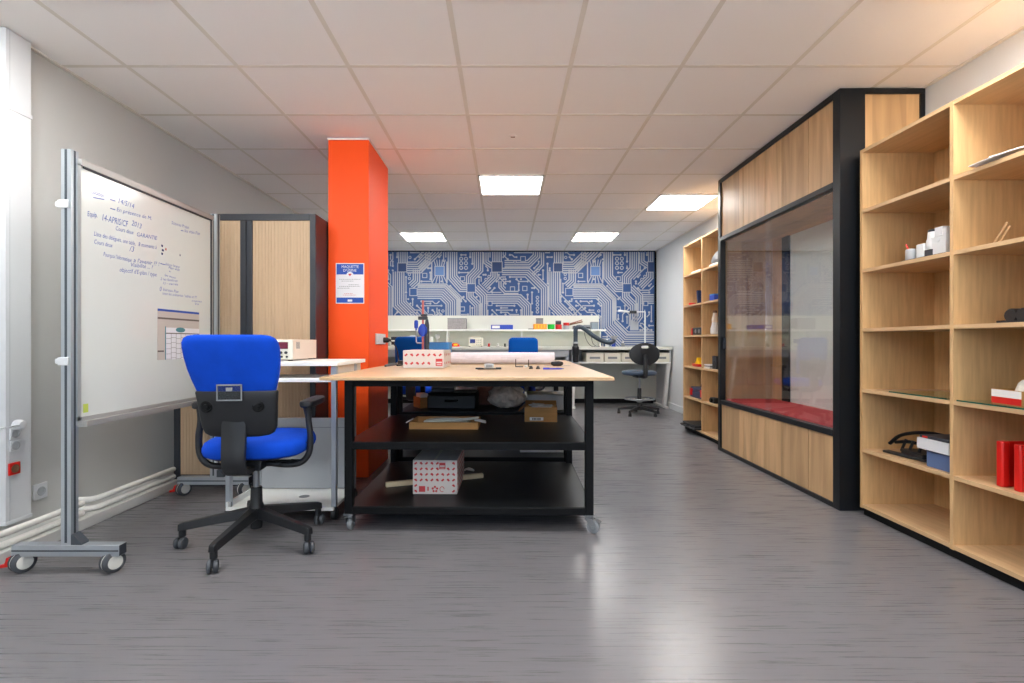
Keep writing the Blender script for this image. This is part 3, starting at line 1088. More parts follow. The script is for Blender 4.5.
d.build('symbol_row', M['red_print'], t)

# light blue box, clamp, roll and tools on the table
t = thing('storage_box', 'light blue card box behind the white printed carton', 'box', (*at(427.5, 342, 4.15)[:2], ZT + .001), TR)
bw = ax(448.5, 4.15) - ax(427.5, 4.15)
MB().box(0, bw, 0, .22, 0, .13).build('base', M['light_blue'], t, bev=.003)
MB().box(-.002, bw + .002, -.002, .222, .125, .172).build('lid', M['light_blue'], t, bev=.003)

cxx = ax(423, 3.97)
t = thing('bar_clamp', 'upright bar clamp with red bar and blue jaw behind the white carton', 'clamp', (cxx, 3.97, ZT + .001))
MB().box(-.007, .007, -.012, .012, .0, .49).build('bar', M['redbar'], t, bev=.002)
c = MB()
c.box(-.035, .035, -.02, .02, .342, .368)
c.box(-.016, .03, -.018, .03, .37, .385)
c.build('fixed_jaw', M['cabinet'], t, bev=.004)
c = MB()
c.loft([sup(.0, 0, a, .03, z, 20, 2.6) for z, a in ((.215, .012), (.225, .026), (.25, .038), (.28, .036), (.30, .022), (.31, .012))])
c.build('sliding_jaw', M['blue'], t)
c = MB()
c.loft([sup(.03, .0, .018, .016, z, 16, 2.4) for z in (.06, .10, .2, .3)] + [sup(.03, 0, .010, .012, .345, 16, 2.4)])
c.build('handle', M['cabinet'], t)
c = MB()
c.lathe([(.006, .262), (.006, .275), (.014, .28), (.016, .31), (.014, .335), (.006, .34)], (-.052, .0, 0), 14)
c.build('screw_grip', M['blue'], t)
MB().tube([(-.052, 0, .262), (-.052, 0, .175), (-.044, 0, .165), (0, 0, .165)], .005, 8).build('screw', M['steel'], t)
MB().box(-.05, .05, -.04, .04, 0, .008).build('base_pad', M['cabinet'], t)

ry = 4.06
rr = .046
t = thing('paper_roll', 'long white plotter paper roll lying across the work table', 'roll', (ax(441, ry), ry, ZT + rr + .001), math.radians(-1.4))
rl = ax(554, ry) - ax(441, ry)
r = MB()
r.lathe([(.018, 0), (rr, 0), (rr, rl), (.018, rl)], n=32, axis='X')
r.build('sheet', M['roll'], t)
r = MB()
r.lathe([(.0175, .001), (.0175, rl - .001)], n=20, axis='X')
r.build('core', M['card_dark'], t)
r = MB()
for k in range(60):
    a = random.uniform(2.6, 4.4)
    s_ = random.uniform(.03, rl - .15)
    ln = random.uniform(.02, .14)
    r.box(0, 0, 0, 0, 0, 0) if False else None
    aa = a + random.uniform(.02, .06)
    q = rr + .0006
    r.loft([[(s_, math.cos(a) * q, math.sin(a) * q), (s_, math.cos(aa) * q, math.sin(aa) * q), (s_, math.cos(aa) * (rr - .001), math.sin(aa) * (rr - .001))],
            [(s_ + ln, math.cos(a) * q, math.sin(a) * q), (s_ + ln, math.cos(aa) * q, math.sin(aa) * q), (s_ + ln, math.cos(aa) * (rr - .001), math.sin(aa) * (rr - .001))]])
r.build('faint_drawing', mat('faint_print', (206, 196, 204), 0.6), t)


def tabp(px, py):
    d = (EYE - ZT) * F / (py - VY)
    return ax(px, d), d, ZT + .001


x, y, z = tabp(489, 369.5)
t = thing('digital_caliper', 'grey and black digital caliper lying before the paper roll', 'caliper', (x, y, z), math.radians(4))
MB().box(-.075, .075, -.01, .01, .0, .007).build('beam', M['cabinet'], t, bev=.002)
MB().rbox((-.06, -.01, .006), (.035, .05, .01), (0, 0, .4)).rbox((.06, .004, .006), (.03, .03, .012), (0, 0, .2)).build('jaw', M['cabinet'], t, bev=.002)
d = MB().box(-.03, .03, -.02, .022, .007, .036).build('readout', M['grey_panel'], t, bev=.006)
MB().box(-.02, .02, -.0215, -.019, .014, .03).build('window', M['mid_grey'], d)
for px, py, lab, hgt, foot in ((515.3, 367.3, 'black hex key standing upright before the paper roll, the taller one', .055, .055), (528.2, 367.0, 'small black hex key standing by a white cap on the work table', .05, .02)):
    x, y, z = tabp(px, py)
    k = MB()
    k.box(0, .006, 0, .012, 0, hgt)
    k.box(0, foot, 0, .012, 0, .007)
    tag(k.build('hex_key', M['plastic'], loc=(x, y, z), bev=.001), lab, 'hex key', 'hex keys on the work table')
x, y, z = tabp(526, 367.5)
tag(MB().lathe([(.012, 0), (.012, .012), (.008, .016)], n=14).build('cap', M['white_plastic'], loc=(x, y, z)), 'small white cap between the black hex keys on the work table', 'cap')
for px, py, lab in ((531, 369, 'tiny black knob beside the white cap on the work table'), (538, 369.2, 'tiny black knob nearer the blue pen on the work table')):
    x, y, z = tabp(px, py)
    tag(MB().lathe([(.013, 0), (.014, .006), (.009, .012), (.009, .018), (.004, .02)], n=16).build('knob', M['plastic'], loc=(x, y, z)), lab, 'knob', 'black knobs on the work table')
x, y, z = tabp(543, 369.7)
t = thing('pen', 'blue ballpoint pen near the front of the work table', 'pen', (x, y, z + .005), math.radians(3))
MB().lathe([(.005, 0), (.005, .105)], n=10, axis='X').build('barrel', M['pen_blue'], t)
MB().lathe([(.0052, .105), (.002, .128), (.0008, .133)], n=10, axis='X').build('tip', M['blue'], t)
MB().box(.0, .04, -.0015, .0015, .004, .007).build('clip', M['blue'], t)
x, y, z = tabp(544, 365.8)
t = thing('steel_ruler', 'thin steel ruler under the black tool at the table edge', 'ruler', (x, y, z), math.radians(-4))
MB().box(0, .19, -.014, .014, 0, .0015).build('blade', M['steel'], t)
d = MB()
for k in range(18):
    d.box(.006 + k * .01, .0065 + k * .01, -.014, -.006, .0015, .0019)
d.build('graduation', M['cabinet'], t)
x, y, z = tabp(557, 366.5)
t = thing('marking_tool', 'black hand tool resting on the steel ruler', 'tool', (x, y, z + .002), math.radians(6))
MB().loft([sup(0, 0, .045 * k, .02 * k2, zz, 20, 3) for zz, k, k2 in ((.0, .6, .7), (.003, .7, .8), (.012, .98, .95), (.022, 1, 1), (.03, .9, .9), (.033, .6, .6))]).build('body', M['plastic'], t)
MB().box(-.016, .016, -.014, .014, .033, .037).build('button', M['mid_grey'], t, bev=.001)


# middle shelf of the first table
def shp(px, py, z):
    d = (EYE - z) * F / (py - VY)
    return ax(px, d), d, z


x, y, z = shp(409, 429.3, ZM)
t = thing('cardboard_tray', 'flat open cardboard tray on the middle shelf holding a pale hose', 'tray', (x, y, z), TR)
w = shp(478, 429.3, ZM)[0] - x
c = MB()
c.box(0, w, 0, .004, 0, .042)
c.box(0, w, .25, .254, 0, .042)
c.box(0, .004, .004, .25, 0, .042)
c.box(w - .004, w, .004, .25, 0, .042)
c.box(.004, w - .004, .004, .25, 0, .004)
c.build('tray', M['card'], t)
MB().rbox((.0, .02, .05), (.05, .04, .003), (0, -.5, .2)).rbox((w + .01, .05, .045), (.07, .06, .003), (.1, .2, .1)).build('flap', M['paper'], t)
hp = []
for k in range(40):
    a = k * .42
    hp.append((w * .52 + math.cos(a) * (.13 + .01 * math.sin(k)), .13 + math.sin(a) * .085, .018 + .0004 * k))
hp += [(w * .85, .05, .055), (w * .98, .10, .056)]
tag(MB().tube(smoothpath([Vector((x, y, z)) + Matrix.Rotation(TR, 3, 'Z') @ Vector(p) for p in hp], 2), .008, 8).build('coiled_hose', M['offwhite']), 'pale coiled hose lying in the cardboard tray', 'hose')

x, y, z = shp(524.5, 421.8, ZM)
w = shp(557, 421.8, ZM)[0] - x
t = thing('cardboard_box', 'small open brown cardboard box with barcode on the middle shelf', 'box', (x, y, z), TR - .05)
h = .095
c = MB()
c.box(0, w, 0, .004, 0, h)
c.box(0, w, .16, .164, 0, h)
c.box(0, .004, .004, .16, 0, h)
c.box(w - .004, w, .004, .16, 0, h)
c.box(.004, w - .004, .004, .16, 0, .004)
c.build('carton', M['card'], t)
MB().rbox((w / 2, .188, h + .01), (w, .06, .003), (.35, 0, 0)).rbox((-.02, .08, h - .012), (.05, .15, .003), (0, -.7, 0)).build('flap', M['card'], t)
MB().box(w * .16, w * .58, -.0012, -.0002, h * .1, h * .32).build('label', M['paper'], t)
d = MB()
k = w * .24
while k < w * .5:
    b_ = random.uniform(.002, .006)
    d.box(k, k + b_, -.0022, -.0012, h * .13, h * .28)
    k += b_ + random.uniform(.002, .005)
d.build('barcode', M['cabinet'], t)
cr = MB()
for k in range(9):
    cr.loft([sup(w * random.uniform(.2, .8), .08 + random.uniform(-.04, .04), .03 * q, .022 * q, h * .82 + zz + random.uniform(0, .01), 10, 2.2) for zz, q in ((0, .5), (.008, 1), (.018, .8), (.024, .3))])
cr.build('packing_paper', M['paper'], t)

# bottom shelf batten
a = shp(386, 487.5, ZB)
b_ = shp(483.5, 478, ZB)
d = Vector(b_) - Vector(a)
t = tag(MB().box(0, d.length, 0, .03, 0, .027).build('wooden_batten', M['pale_wood'], loc=a, bev=.002), 'pale wooden batten lying behind the printed carton on the bottom shelf', 'batten')
t.rotation_euler = (0, 0, math.atan2(d.y, d.x))
x, y, z = shp(452, 476, ZB)
tag(MB().tube(smoothpath([(0, 0, .006), (.05, .03, .006), (.1, .02, .03), (.13, .06, .006), (.08, .1, .006)], 5), .006, 8).build('white_lead', M['offwhite'], loc=(x, y + .06, z)), 'short white lead on the bottom shelf behind the batten', 'cord')

# things on the second table's middle shelf
x, y, z = shp(428, 412.5, ZM)
y = 4.0
x = ax(427, y)
t = thing('tool_case', 'large black case on the second work table shelf', 'case', (x, y, ZM), TR)
w = ax(476, y) - x
MB().box(0, w, 0, .33, 0, .112).build('lower_shell', M['plastic'], t, bev=.012)
l_ = MB().box(.002, w - .002, .003, .327, .113, .125)
l_.build('lid', M['black'], t, bev=.006)
MB().tube([(w * .38, -.005, .07), (w * .38, -.03, .07), (w * .62, -.03, .07), (w * .62, -.005, .07)], .008, 8).build('handle', M['plastic'], t)
x0 = ax(432, y + .1)
t = thing('flat_grey_case', 'flat grey lidded case on top of the black case', 'case', (x0, y + .06, ZM + .126), TR + .12)
MB().box(0, .18, 0, .2, 0, .03).build('body', M['plastic'], t, bev=.006)
MB().box(.004, .176, .004, .196, .030, .042).build('lid', M['mid_grey'], t, bev=.004)
t = thing('wooden_block', 'light wooden block with white end beside the black case', 'block', (ax(420, 4.05), 4.05, ZM), .5)
MB().box(0, .07, 0, .16, 0, .085).build('block', M['card'], t, bev=.004)
MB().box(.002, .068, -.002, .1, .085, .115).build('cap', M['paper'], t, bev=.003)
t = thing('document_stack', 'stack of white papers leaning up beside the grey case', 'paper', (ax(457, 4.5), 4.5, ZM), TR)
s = MB()
for k in range(4):
    s.rbox((.08, .05 + k * .006, .1 + k * .004), (.17, .004, .19), (-.15, 0, .03 * k))
s.build('sheets', M['paper'], t)
t = thing('parcel', 'pinkish brown wrapped parcel on the second table shelf', 'parcel', (ax(476, 4.3), 4.3, ZM), TR)
s = MB()
s.loft([sup(.10, .09, .10 * k, .09 * k, z, 24, 3.2) for z, k in ((0, .9), (.01, 1), (.09, 1.0), (.15, .95), (.185, .86), (.2, .6))])
s.build('wrapping', M['skin_brown'], t)
MB().box(.09, .11, -.004, .184, .03, .05).build('strap', M['brown'], t)
# crumpled plastic bag
b = MB()
rg = []
for iz in range(9):
    zz = iz / 8
    r0 = math.sin(PI * (.12 + .8 * zz)) ** .7
    rg.append([(math.cos(2 * PI * k / 30) * (.145 + random.uniform(-.02, .02)) * r0, math.sin(2 * PI * k / 30) * (.12 + random.uniform(-.02, .02)) * r0, .004 + .175 * zz * (1 + .15 * math.sin(3 * 2 * PI * k / 30)) + random.uniform(-.004, .004) * (iz > 0)) for k in range(30)])
b.loft(rg)
o = b.build('plastic_bag', [M['film']], loc=(ax(507, 4.12), 4.12, ZM))
tag(o, 'crumpled clear plastic bag on the second table shelf', 'bag')
t = thing('spray_bottle', 'small blue bottle lying behind the crumpled plastic bag', 'bottle', (ax(532, 4.42), 4.42, ZM), .2)
MB().lathe([(.028, 0), (.032, .006), (.032, .12), (.02, .15), (.013, .16)], n=20).build('body', M['blue'], t)
MB().lathe([(.015, .16), (.015, .19), (.006, .195)], n=16).build('cap', M['yellow'], t)
t = thing('folded_cloth', 'bright blue folded cloth above the crumpled plastic bag', 'cloth', (ax(503, 4.40), 4.40, ZM), .1)
s = MB()
s.loft([sup(.09, .06, .10 * k, .07 * k, z, 24, 3) for z, k in ((0, .95), (.02, 1), (.05, .98), (.10, 1), (.15, .96), (.19, .9), (.202, .6))])
s.build('cloth', M['blue_fabric'], t)
t = thing('grey_plastic_crate', 'low pale grey crate at the end of the second table shelf', 'crate', (ax(545, 3.98) - .13, 3.98, ZM), TR)
s = MB()
s.box(0, .32, 0, .006, 0, .11)
s.box(0, .32, .274, .28, 0, .11)
s.box(0, .006, .006, .274, 0, .11)
s.box(.314, .32, .006, .274, 0, .11)
s.box(.006, .314, .006, .274, 0, .006)
s.build('body', M['grey_panel'], t)
MB().box(-.004, .324, -.004, .284, .11, .118).build('lid', M['grey_panel'], t, bev=.003)
t = thing('flat_carton', 'low white carton on the lower shelf of the second work table', 'box', (ax(520, 4.0), 4.02, ZB), TR)
MB().box(0, .38, 0, .5, 0, .09).build('carton', M['grey_panel'], t, bev=.003)
MB().box(.18, .2, 0, .5, .0902, .0912).build('tape', M['cream'], t)


# ------------------------------------------------------------------ beech bookcases along the wall
SH = [2.085, 1.742, 1.402, 1.066, .720, .380, .064]           # top faces of the boards


def bookcase(label, ya, cols, cwid):
    """Front plane x = 2.03, far end at ya, columns run towards the camera."""
    t = thing('bookcase', label, 'bookcase', (2.034, ya, 0), 0, 'tall open beech bookcases')
    D = XR - 2.034 - .003
    L = cols * cwid
    th = .019
    for k in range(cols + 1):
        y = -k * cwid
        nm = 'side_panel' if k in (0, cols) else 'divider'
        yy0, yy1 = (y - th, y) if k < cols else (y, y + th)
        MB().box(0, D - .012, yy0, yy1, .042, SH[0]).build(nm, M['beech'], t)
    for i, z in enumerate(SH):
        for k in range(cols):
            a, b_ = -k * cwid - th, -(k + 1) * cwid + (0 if k < cols - 1 else th)
            MB().box(0.001, D - .012, b_, a, z - th, z if i else z - .0005).build('shelf', M['beech_edge'], t)
    MB().box(D - .012, D, -L, 0, .042, SH[0]).build('back_panel', M['beech'], t)
    MB().box(.02, D - .02, -L + .004, -.004, 0, .042).build('plinth', M['black'], t)
    return t


bookcase('tall open beech bookcase with red bookends and white connector blocks beside the booth corner post', 2.978, 3, .602)
bookcase('tall open beech bookcase beyond the glazed booth', 5.945, 2, .555)
BXF = 2.03


def on_shelf(px, i, x):
    """Point on shelf board i at room x seen at photo column px."""
    d = x * F / (px - VX)
    return x, d, SH[i] + .0005


# near bookcase contents --------------------------------------------------
# tray of connectors and jars
x, y, z = on_shelf(946, 2, 2.10)
t = thing('parts_tray', 'dark flat tray under the white parts on the bookcase shelf', 'tray', (2.055, 2.43, z))
MB().box(0, .16, 0, .27, 0, .006).build('base', M['cabinet'], t, bev=.002)
ZJ = z + .0065
t = thing('paint_jar', 'pale blue glue pot with a red brush standing on the dark tray', 'jar', (2.085, 2.665, ZJ))
MB().lathe([(.024, 0), (.026, .004), (.026, .05), (.022, .055), (.018, .056)], n=22).build('pot', M['light_blue'] if False else M['grey_panel'], t)
MB().tube([(0, 0, .02), (-.005, .03, .085)], .004, 8).build('brush', M['red'], t)
t = thing('plug_adapter', 'small white block next to the glue pot on the dark tray', 'adapter', (2.075, 2.575, ZJ))
MB().box(0, .05, 0, .05, 0, .07).build('body', M['white_plastic'], t, bev=.006)
MB().lathe([(.014, .05), (.014, .058)], (0, .025, .035), 14, axis='X').build('outlet', M['grey_panel'], t)
t = thing('glue_bottle', 'white bottle with black cap and black base on the dark tray', 'bottle', (2.10, 2.545, ZJ))
MB().box(-.026, .026, -.026, .026, 0, .032).build('base', M['cabinet'], t, bev=.003)
MB().lathe([(.028, .032), (.03, .036), (.03, .075), (.026, .085), (.024, .115), (.022, .118)], n=22).build('body', M['white_plastic'], t)
MB().lathe([(.023, .118), (.023, .128), (.006, .132)], n=18).box(-.008, .008, -.045, .01, .122, .129).build('cap', M['cabinet'], t)
t = thing('terminal_block', 'large white stepped connector block on the bookcase shelf by the divider', 'connector', (2.075, 2.445, ZJ))
b = MB()
b.box(0, .06, .0, .09, 0, .085)
b.box(0, .06, .02, .065, .085, .13)
b.box(0, .06, -.0, .018, .085, .118)
b.lathe([(.012, -.004), (.012, .0)], (0, .045, .07), 14, axis='X')
b.build('body', M['white_plastic'], t, bev=.003)
MB().box(.064, .10, -.01, .07, 0, .09).build('cover', M['cabinet'], t, bev=.003)

# glass plates
t = thing('glass_plate', 'loose glass plate lying on the bookcase shelf above the black cables', 'glass plate', (2.02, 2.40, SH[4] + .0005), .0)
MB().box(.02, .30, 0, .36, 0, .006).build('pane', M['sheet_glass'], t)
MB().box(.018, .02, 0, .36, 0, .006).build('polished_edge', M['glass_edge'], t)
t = thing('glass_plate', 'loose glass plate lying under the small red and white carton', 'glass plate', (2.02, 1.80, SH[4] + .0005), .0)
MB().box(.015, .30, 0, .54, 0, .006).build('pane', M['sheet_glass'], t)
MB().box(.013, .015, 0, .54, 0, .006).build('polished_edge', M['glass_edge'], t)

# black cable harness / handle tool
z = SH[5] + .0005
x0 = 2.08
t = thing('cable_bracket', 'black curved metal bracket lying on the low bookcase shelf', 'bracket', (x0, 2.585, z))
b = MB()
b.rbox((.03, .14, .008), (.04, .27, .012), (0, 0, .12))
b.rbox((.09, .12, .02), (.10, .18, .03), (0, 0, -.15))
b.build('base', M['plastic'], t, bev=.004)
b = MB()
b.tube(smoothpath([(.03, .265, .05), (.05, .22, .10), (.07, .15, .128), (.09, .07, .14), (.11, .01, .138)], 6), .013, 10, flat=.7)
b.tube(smoothpath([(.05, .25, .06), (.07, .18, .075), (.10, .10, .07), (.12, .01, .075)], 6), .009, 8)
b.build('handle', M['black'], t)
b = MB()
for yy in (.05, .11, .17, .22):
    b.tube([(.06, yy, .02), (.07, yy - .02, .085)], .007, 8)
b.build('strut', M['plastic'], t)

# stack of binders by the divider
bx = 2.06
by = 2.39
t = thing('stacked_blue_box', 'blue plastic box at the bottom of the stack on the low bookcase shelf', 'box', (bx, by, z))
MB().box(0, .26, 0, .15, 0, .075).build('body', mat('slate_blue_plastic', (86, 108, 150), 0.5), t, bev=.003)
MB().box(-.002, .262, -.0, .152, .075, .083).build('lid', M['navy'], t, bev=.002)
t = thing('white_binder', 'thick white binder lying on the blue box on the low shelf', 'binder', (bx - .02, by, z + .0835))
MB().box(0, .28, -.0, .185, 0, .008).box(0, .28, .0, .185, .046, .054).box(.0, .012, 0, .185, .008, .046).build('cover', M['white_plastic'], t, bev=.002)
MB().box(.014, .27, .004, .18, .008, .046).build('pages', M['paper'], t)
t = thing('notebook', 'thin black notebook with a red mark on top of the white binder', 'book', (bx - .015, by + .005, z + .138))
MB().box(0, .25, 0, .17, 0, .014).build('cover', M['cabinet'], t, bev=.002)
MB().box(-.0012, .0, .12, .15, .002, .012).build('mark', M['red'], t)

# second column
t = thing('paper_sheet', 'curled white paper on the top bookcase shelf', 'paper', (2.06, 1.95, SH[1] + .0005), .2)
MB().loft([[(x_, y_, .002 + .02 * math.sin(PI * k / 6) * .6 + .0 * x_), (x_ + .2, y_, .002 + .02 * math.sin(PI * k / 6) * .6), (x_ + .2, y_, .005 + .02 * math.sin(PI * k / 6) * .6), (x_, y_, .005 + .02 * math.sin(PI * k / 6) * .6)]
           for k, x_, y_ in [(k, 0, k * .05) for k in range(7)]]).build('sheet', M['paper'], t)
MB().box(.03, .18, .03, .24, .024, .028).build('leaf', M['paper'], t)
x, y, z = on_shelf(994, 2, 2.09)
p = MB()
p.tube([(0, 0, .006), (.01, -.05, .085)], [.004, .005], 8)
p.tube([(.01, -.012, .005), (.012, -.06, .07)], [.004, .004], 8)
tag(p.build('wooden_stick', M['oak'], loc=(x, y, z)), 'pair of thin wooden sticks leaning in the bookcase', 'stick')
b = MB()
for k in range(6):
    b.lathe([(.004, 0), (.026, 0), (.03, .006), (.03, .055), (.026, .062), (.004, .062)], (.03, -.05 * k, .032), 16, axis='X')
b.box(.02, .07, -.30, .05, .0, .012)
x, y, z = on_shelf(996, 3, 2.09)
tag(b.build('roller_strip', M['plastic'], loc=(x, y - .03, z)), 'black ribbed rubber rollers in a row on the bookcase shelf', 'rollers')
x, y, z = on_shelf(991.5, 4, 2.08)
t = thing('small_carton', 'small open carton with white and red front on the glass plate', 'box', (x, y, z + .0065), -.12)
b = MB()
b.box(0, .003, -.15, 0, 0, .062)
b.box(.11, .113, -.15, 0, 0, .062)
b.box(.003, .11, -.15, -.147, 0, .062)
b.box(.003, .11, -.003, 0, 0, .062)
b.box(.003, .11, -.147, -.003, 0, .003)
b.build('carton', M['card'], t)
b = MB()
b.box(-.001, -.0002, -.148, -.002, .03, .06)
b.box(.0, .112, .0002, .001, .03, .06)
b.build('white_label', M['paper'], t)
b = MB()
b.box(-.0012, -.0002, -.148, -.002, .003, .03)
b.box(.0, .112, .0002, .0012, .003, .03)
b.build('red_label', M['red'], t)
tag(MB().loft([sup(0, 0, .03 * k, .04 * k, zz, 18, 2.2) for zz, k in ((0, .5), (.02, .9), (.05, 1), (.085, .7), (.10, .3))]).build('clear_bag', M['film'], loc=(2.14, y - .09, SH[4] + .012)), 'small clear bag poking out of the red and white carton', 'bag')
for k, (px, lab) in enumerate(((995.5, 'red plastic bookend, the one standing closer to the bookcase divider'), (1013, 'red plastic bookend, the one standing away from the bookcase divider'))):
    x, y, z = on_shelf(px, 5, 2.075)
    t = thing('red_bookend', lab, 'bookend', (x, y, z), .0, 'red bookends on the low bookcase shelf')
    b = MB()
    b.prism([(0, -.004), (0, -.026), (.006, -.031), (.028, -.031), (.034, -.026), (.034, -.004), (.028, .001), (.006, .001)], 0, .19)
    b.build('front_tube', M['red'], t, bev=.004)
    MB().box(.033, .20, -.020, -.012, .0, .19).build('web', M['red'], t)
    MB().prism([(.20, .0), (.20, -.075), (.225, -.075), (.225, 0)], 0, .19).build('rear_tube', M['red'], t, bev=.004)

# far bookcase contents ----------------------------------------------------
t = thing('paper_stack', 'low white paper stack on the top shelf of the far bookcase', 'paper', (2.06, 5.50, SH[1] + .0005))
MB().box(0, .21, 0, .27, 0, .018).build('sheets', M['paper'], t, bev=.003)
MB().box(.0, .2, .01, .25, .0185, .022).build('cover', M['offwhite'], t)
t = thing('folded_cloth', 'grey folded cloth on a white pad on the far bookcase top shelf', 'cloth', (2.06, 5.14, SH[1] + .0005))
MB().loft([sup(.09, .09, .08 * k, .13 * k, zz, 20, 2.6) for zz, k in ((0, .9), (.012, 1), (.03, .95), (.04, .7))]).build('pad', M['paper'], t)
MB().loft([sup(.09, .08, .07 * k, .10 * k, zz, 20, 2.4) for zz, k in ((.041, .9), (.07, 1), (.11, .8), (.15, .45), (.165, .2))]).build('cloth', M['mid_grey'], t)
t = thing('leaning_book', 'dark book leaning on the divider of the far bookcase', 'book', (2.07, 5.62, SH[2] + .0005), 0)
b = MB()
b.rbox((.09, .0, .075), (.17, .022, .145), (-.18, 0, 0))
b.build('cover', M['navy'], t, bev=.002)
b = MB()
b.rbox((.092, .001, .077), (.168, .016, .142), (-.18, 0, 0))
b.build('pages', M['paper'], t)
t = thing('red_tape_roll', 'small red and white tape roll beside the leaning dark book', 'tape', (2.09, 5.80, SH[2] + .0005))
MB().lathe([(.02, 0), (.04, 0), (.04, .024), (.02, .024)], n=22).build('roll', M['red'], t)
MB().lathe([(.012, .0005), (.0195, .0005), (.0195, .0235), (.012, .0235)], n=20).build('core', M['paper'], t)
t = thing('small_blue_box', 'small bright blue box on the far bookcase shelf by the booth', 'box', (2.06, 5.12, SH[2] + .0005))
MB().box(0, .11, 0, .12, 0, .055).build('base', M['blue'], t, bev=.003)
MB().box(-.002, .112, -.002, .122, .055, .066).build('lid', M['light_blue'], t, bev=.003)
t = thing('power_tool_case', 'black power tool case with red ends on the far bookcase middle shelf', 'tool case', (2.07, 5.43, SH[3] + .0005))
MB().box(0, .17, .03, .33, 0, .08).build('body', M['plastic'], t, bev=.01)
MB().box(-.004, .174, .0, .05, .0, .085).box(-.004, .174, .31, .35, 0, .078).build('end_cap', M['red'], t, bev=.008)
b = MB()
for yy in (.1, .2):
    b.lathe([(.022, -.004), (.022, .001)], (0, yy + .02, .04), 16, axis='X')
b.build('dial', M['mid_grey'], t)
t = thing('figurine', 'white and brown bottle shaped ornament on the far bookcase by the booth', 'ornament', (2.10, 5.20, SH[3] + .0005))
MB().lathe([(.035, 0), (.045, .01), (.045, .06), (.032, .10), (.03, .12)], n=20).build('base', M['white_plastic'], t)
MB().lathe([(.03, .12), (.034, .15), (.022, .19), (.018, .215)], n=20).build('upper', M['beige'], t)
MB().lathe([(.02, .215), (.02, .235), (.008, .24)], n=16).build('cap', M['brown'], t)
t = thing('toy_boat', 'yellow and red toy on the far bookcase shelf', 'toy', (2.06, 5.59, SH[4] + .0005))
MB().loft([sup(.06, .11, .05 * k, .13 * k, zz, 20, 2.5) for zz, k in ((0, .8), (.01, .95), (.03, 1.0))]).build('hull', M['red'], t)
MB().prism([(.05, .03), (.17, .03), (.13, .065), (.11, .10), (.085, .06)], .04, .085, axis='X').build('cabin', M['yellow'], t)
t = thing('magazine_pile', 'pile of grey and white magazines on the far bookcase shelf', 'magazines', (2.05, 5.215, SH[4] + .0005))
MB().box(0, .2, 0, .15, 0, .016).build('lower_issue', M['offwhite'], t)
MB().box(.01, .2, .01, .14, .0165, .03).build('middle_issue', M['mid_grey'], t)
MB().box(.0, .19, .005, .145, .0305, .042).build('upper_issue', M['paper'], t)
t = thing('box_speaker', 'dark small speaker standing on the grey magazines shelf by the booth', 'speaker', (2.07, 5.10, SH[4] + .0005))
MB().box(0, .09, 0, .10, 0, .13).build('cabinet', M['cabinet'], t, bev=.004)
MB().lathe([(.032, -.003), (.034, .0), (.01, .002)], (0, .05, .05), 20, axis='X').build('cone', M['plastic'], t)
t = thing('toolbox', 'navy blue toolbox with red latches on the low far bookcase shelf', 'toolbox', (2.07, 5.42, SH[5] + .0005))
MB().box(0, .2, 0, .40, 0, .075).build('base', M['navy'], t, bev=.008)
MB().box(.002, .198, .003, .397, .077, .115).build('lid', M['navy'], t, bev=.012)
MB().tube([(.09, .1, .112), (.09, .11, .142), (.09, .29, .142), (.09, .30, .112)], .011, 10).build('handle', M['cabinet'], t)
for yy in (.02, .33):
    MB().box(-.012, .01, yy, yy + .055, .025, .10).build('latch', M['red'], t, bev=.004)
t = thing('small_camera', 'little black camera on the low far bookcase shelf by the booth', 'camera', (2.06, 5.13, SH[5] + .0005))
MB().box(0, .05, 0, .10, 0, .055).build('body', M['plastic'], t, bev=.005)
MB().lathe([(.02, -.02), (.022, 0)], (0, .05, .028), 18, axis='X').build('lens', M['black'], t)
t = thing('black_tray', 'flat black tray sticking out of the bottom shelf of the far bookcase', 'tray', (1.97, 5.43, SH[6] + .0005))
b = MB()
b.box(0, .36, 0, .42, 0, .02)
b.box(.02, .34, .02, .40, .02, .045)
b.build('body', M['plastic'], t, bev=.004)
MB().tube([(.02, .1, .02), (-.03, .13, .022), (-.03, .29, .022), (.02, .32, .02)], .008, 8).build('handle', M['plastic'], t)


# ------------------------------------------------------------------ glazed booth
GX0, GY0, GY1 = 1.955, 3.035, 4.775
ZL0, ZL1, ZU0, ZU1 = .425, .462, 1.908, 1.943
GZ = HC - .002
t = thing('glazed_booth', 'oak and black framed glass booth between the two beech bookcases', 'booth', (GX0, GY0, 0))
L = GY1 - GY0
D = XR - GX0 - .004
f_ = MB()
f_.box(0, .15, 0, .066, 0, GZ)                                # corner post
f_.box(.0, .05, L - .05, L, 0, GZ)                             # far post
f_.box(0, .05, .066, L - .05, ZL0, ZL1)
f_.box(0, .05, .066, L - .05, ZU0, ZU1)
f_.box(0, .05, .066, L - .05, GZ - .035, GZ)
f_.box(0, .05, .066, L - .05, 0, .028)
f_.box(.15, D, 0, .05, GZ - .03, GZ)
f_.box(D - .025, D, 0, .05, 0, GZ - .03)
f_.box(.15, D - .025, 0, .05, 0, .03)
f_.box(D - .03, D, L - .325, L - .215, ZL1, ZU0)                 # dark post in the far corner
f_.build('frame', M['booth_black'], t, bev=.002)


def boards(name, zz0, zz1):
    b = MB()
    ys = [.066, .40, .735, .99, 1.34, L - .05]
    ys = [.068, .335, .645, .90, 1.26, L - .052]
    for a, c_ in zip(ys, ys[1:]):
        b.box(.012, .034, a + .0034, c_ - .0034, zz0, zz1)
    return b.build(name, M['oak'], t, bev=.001)


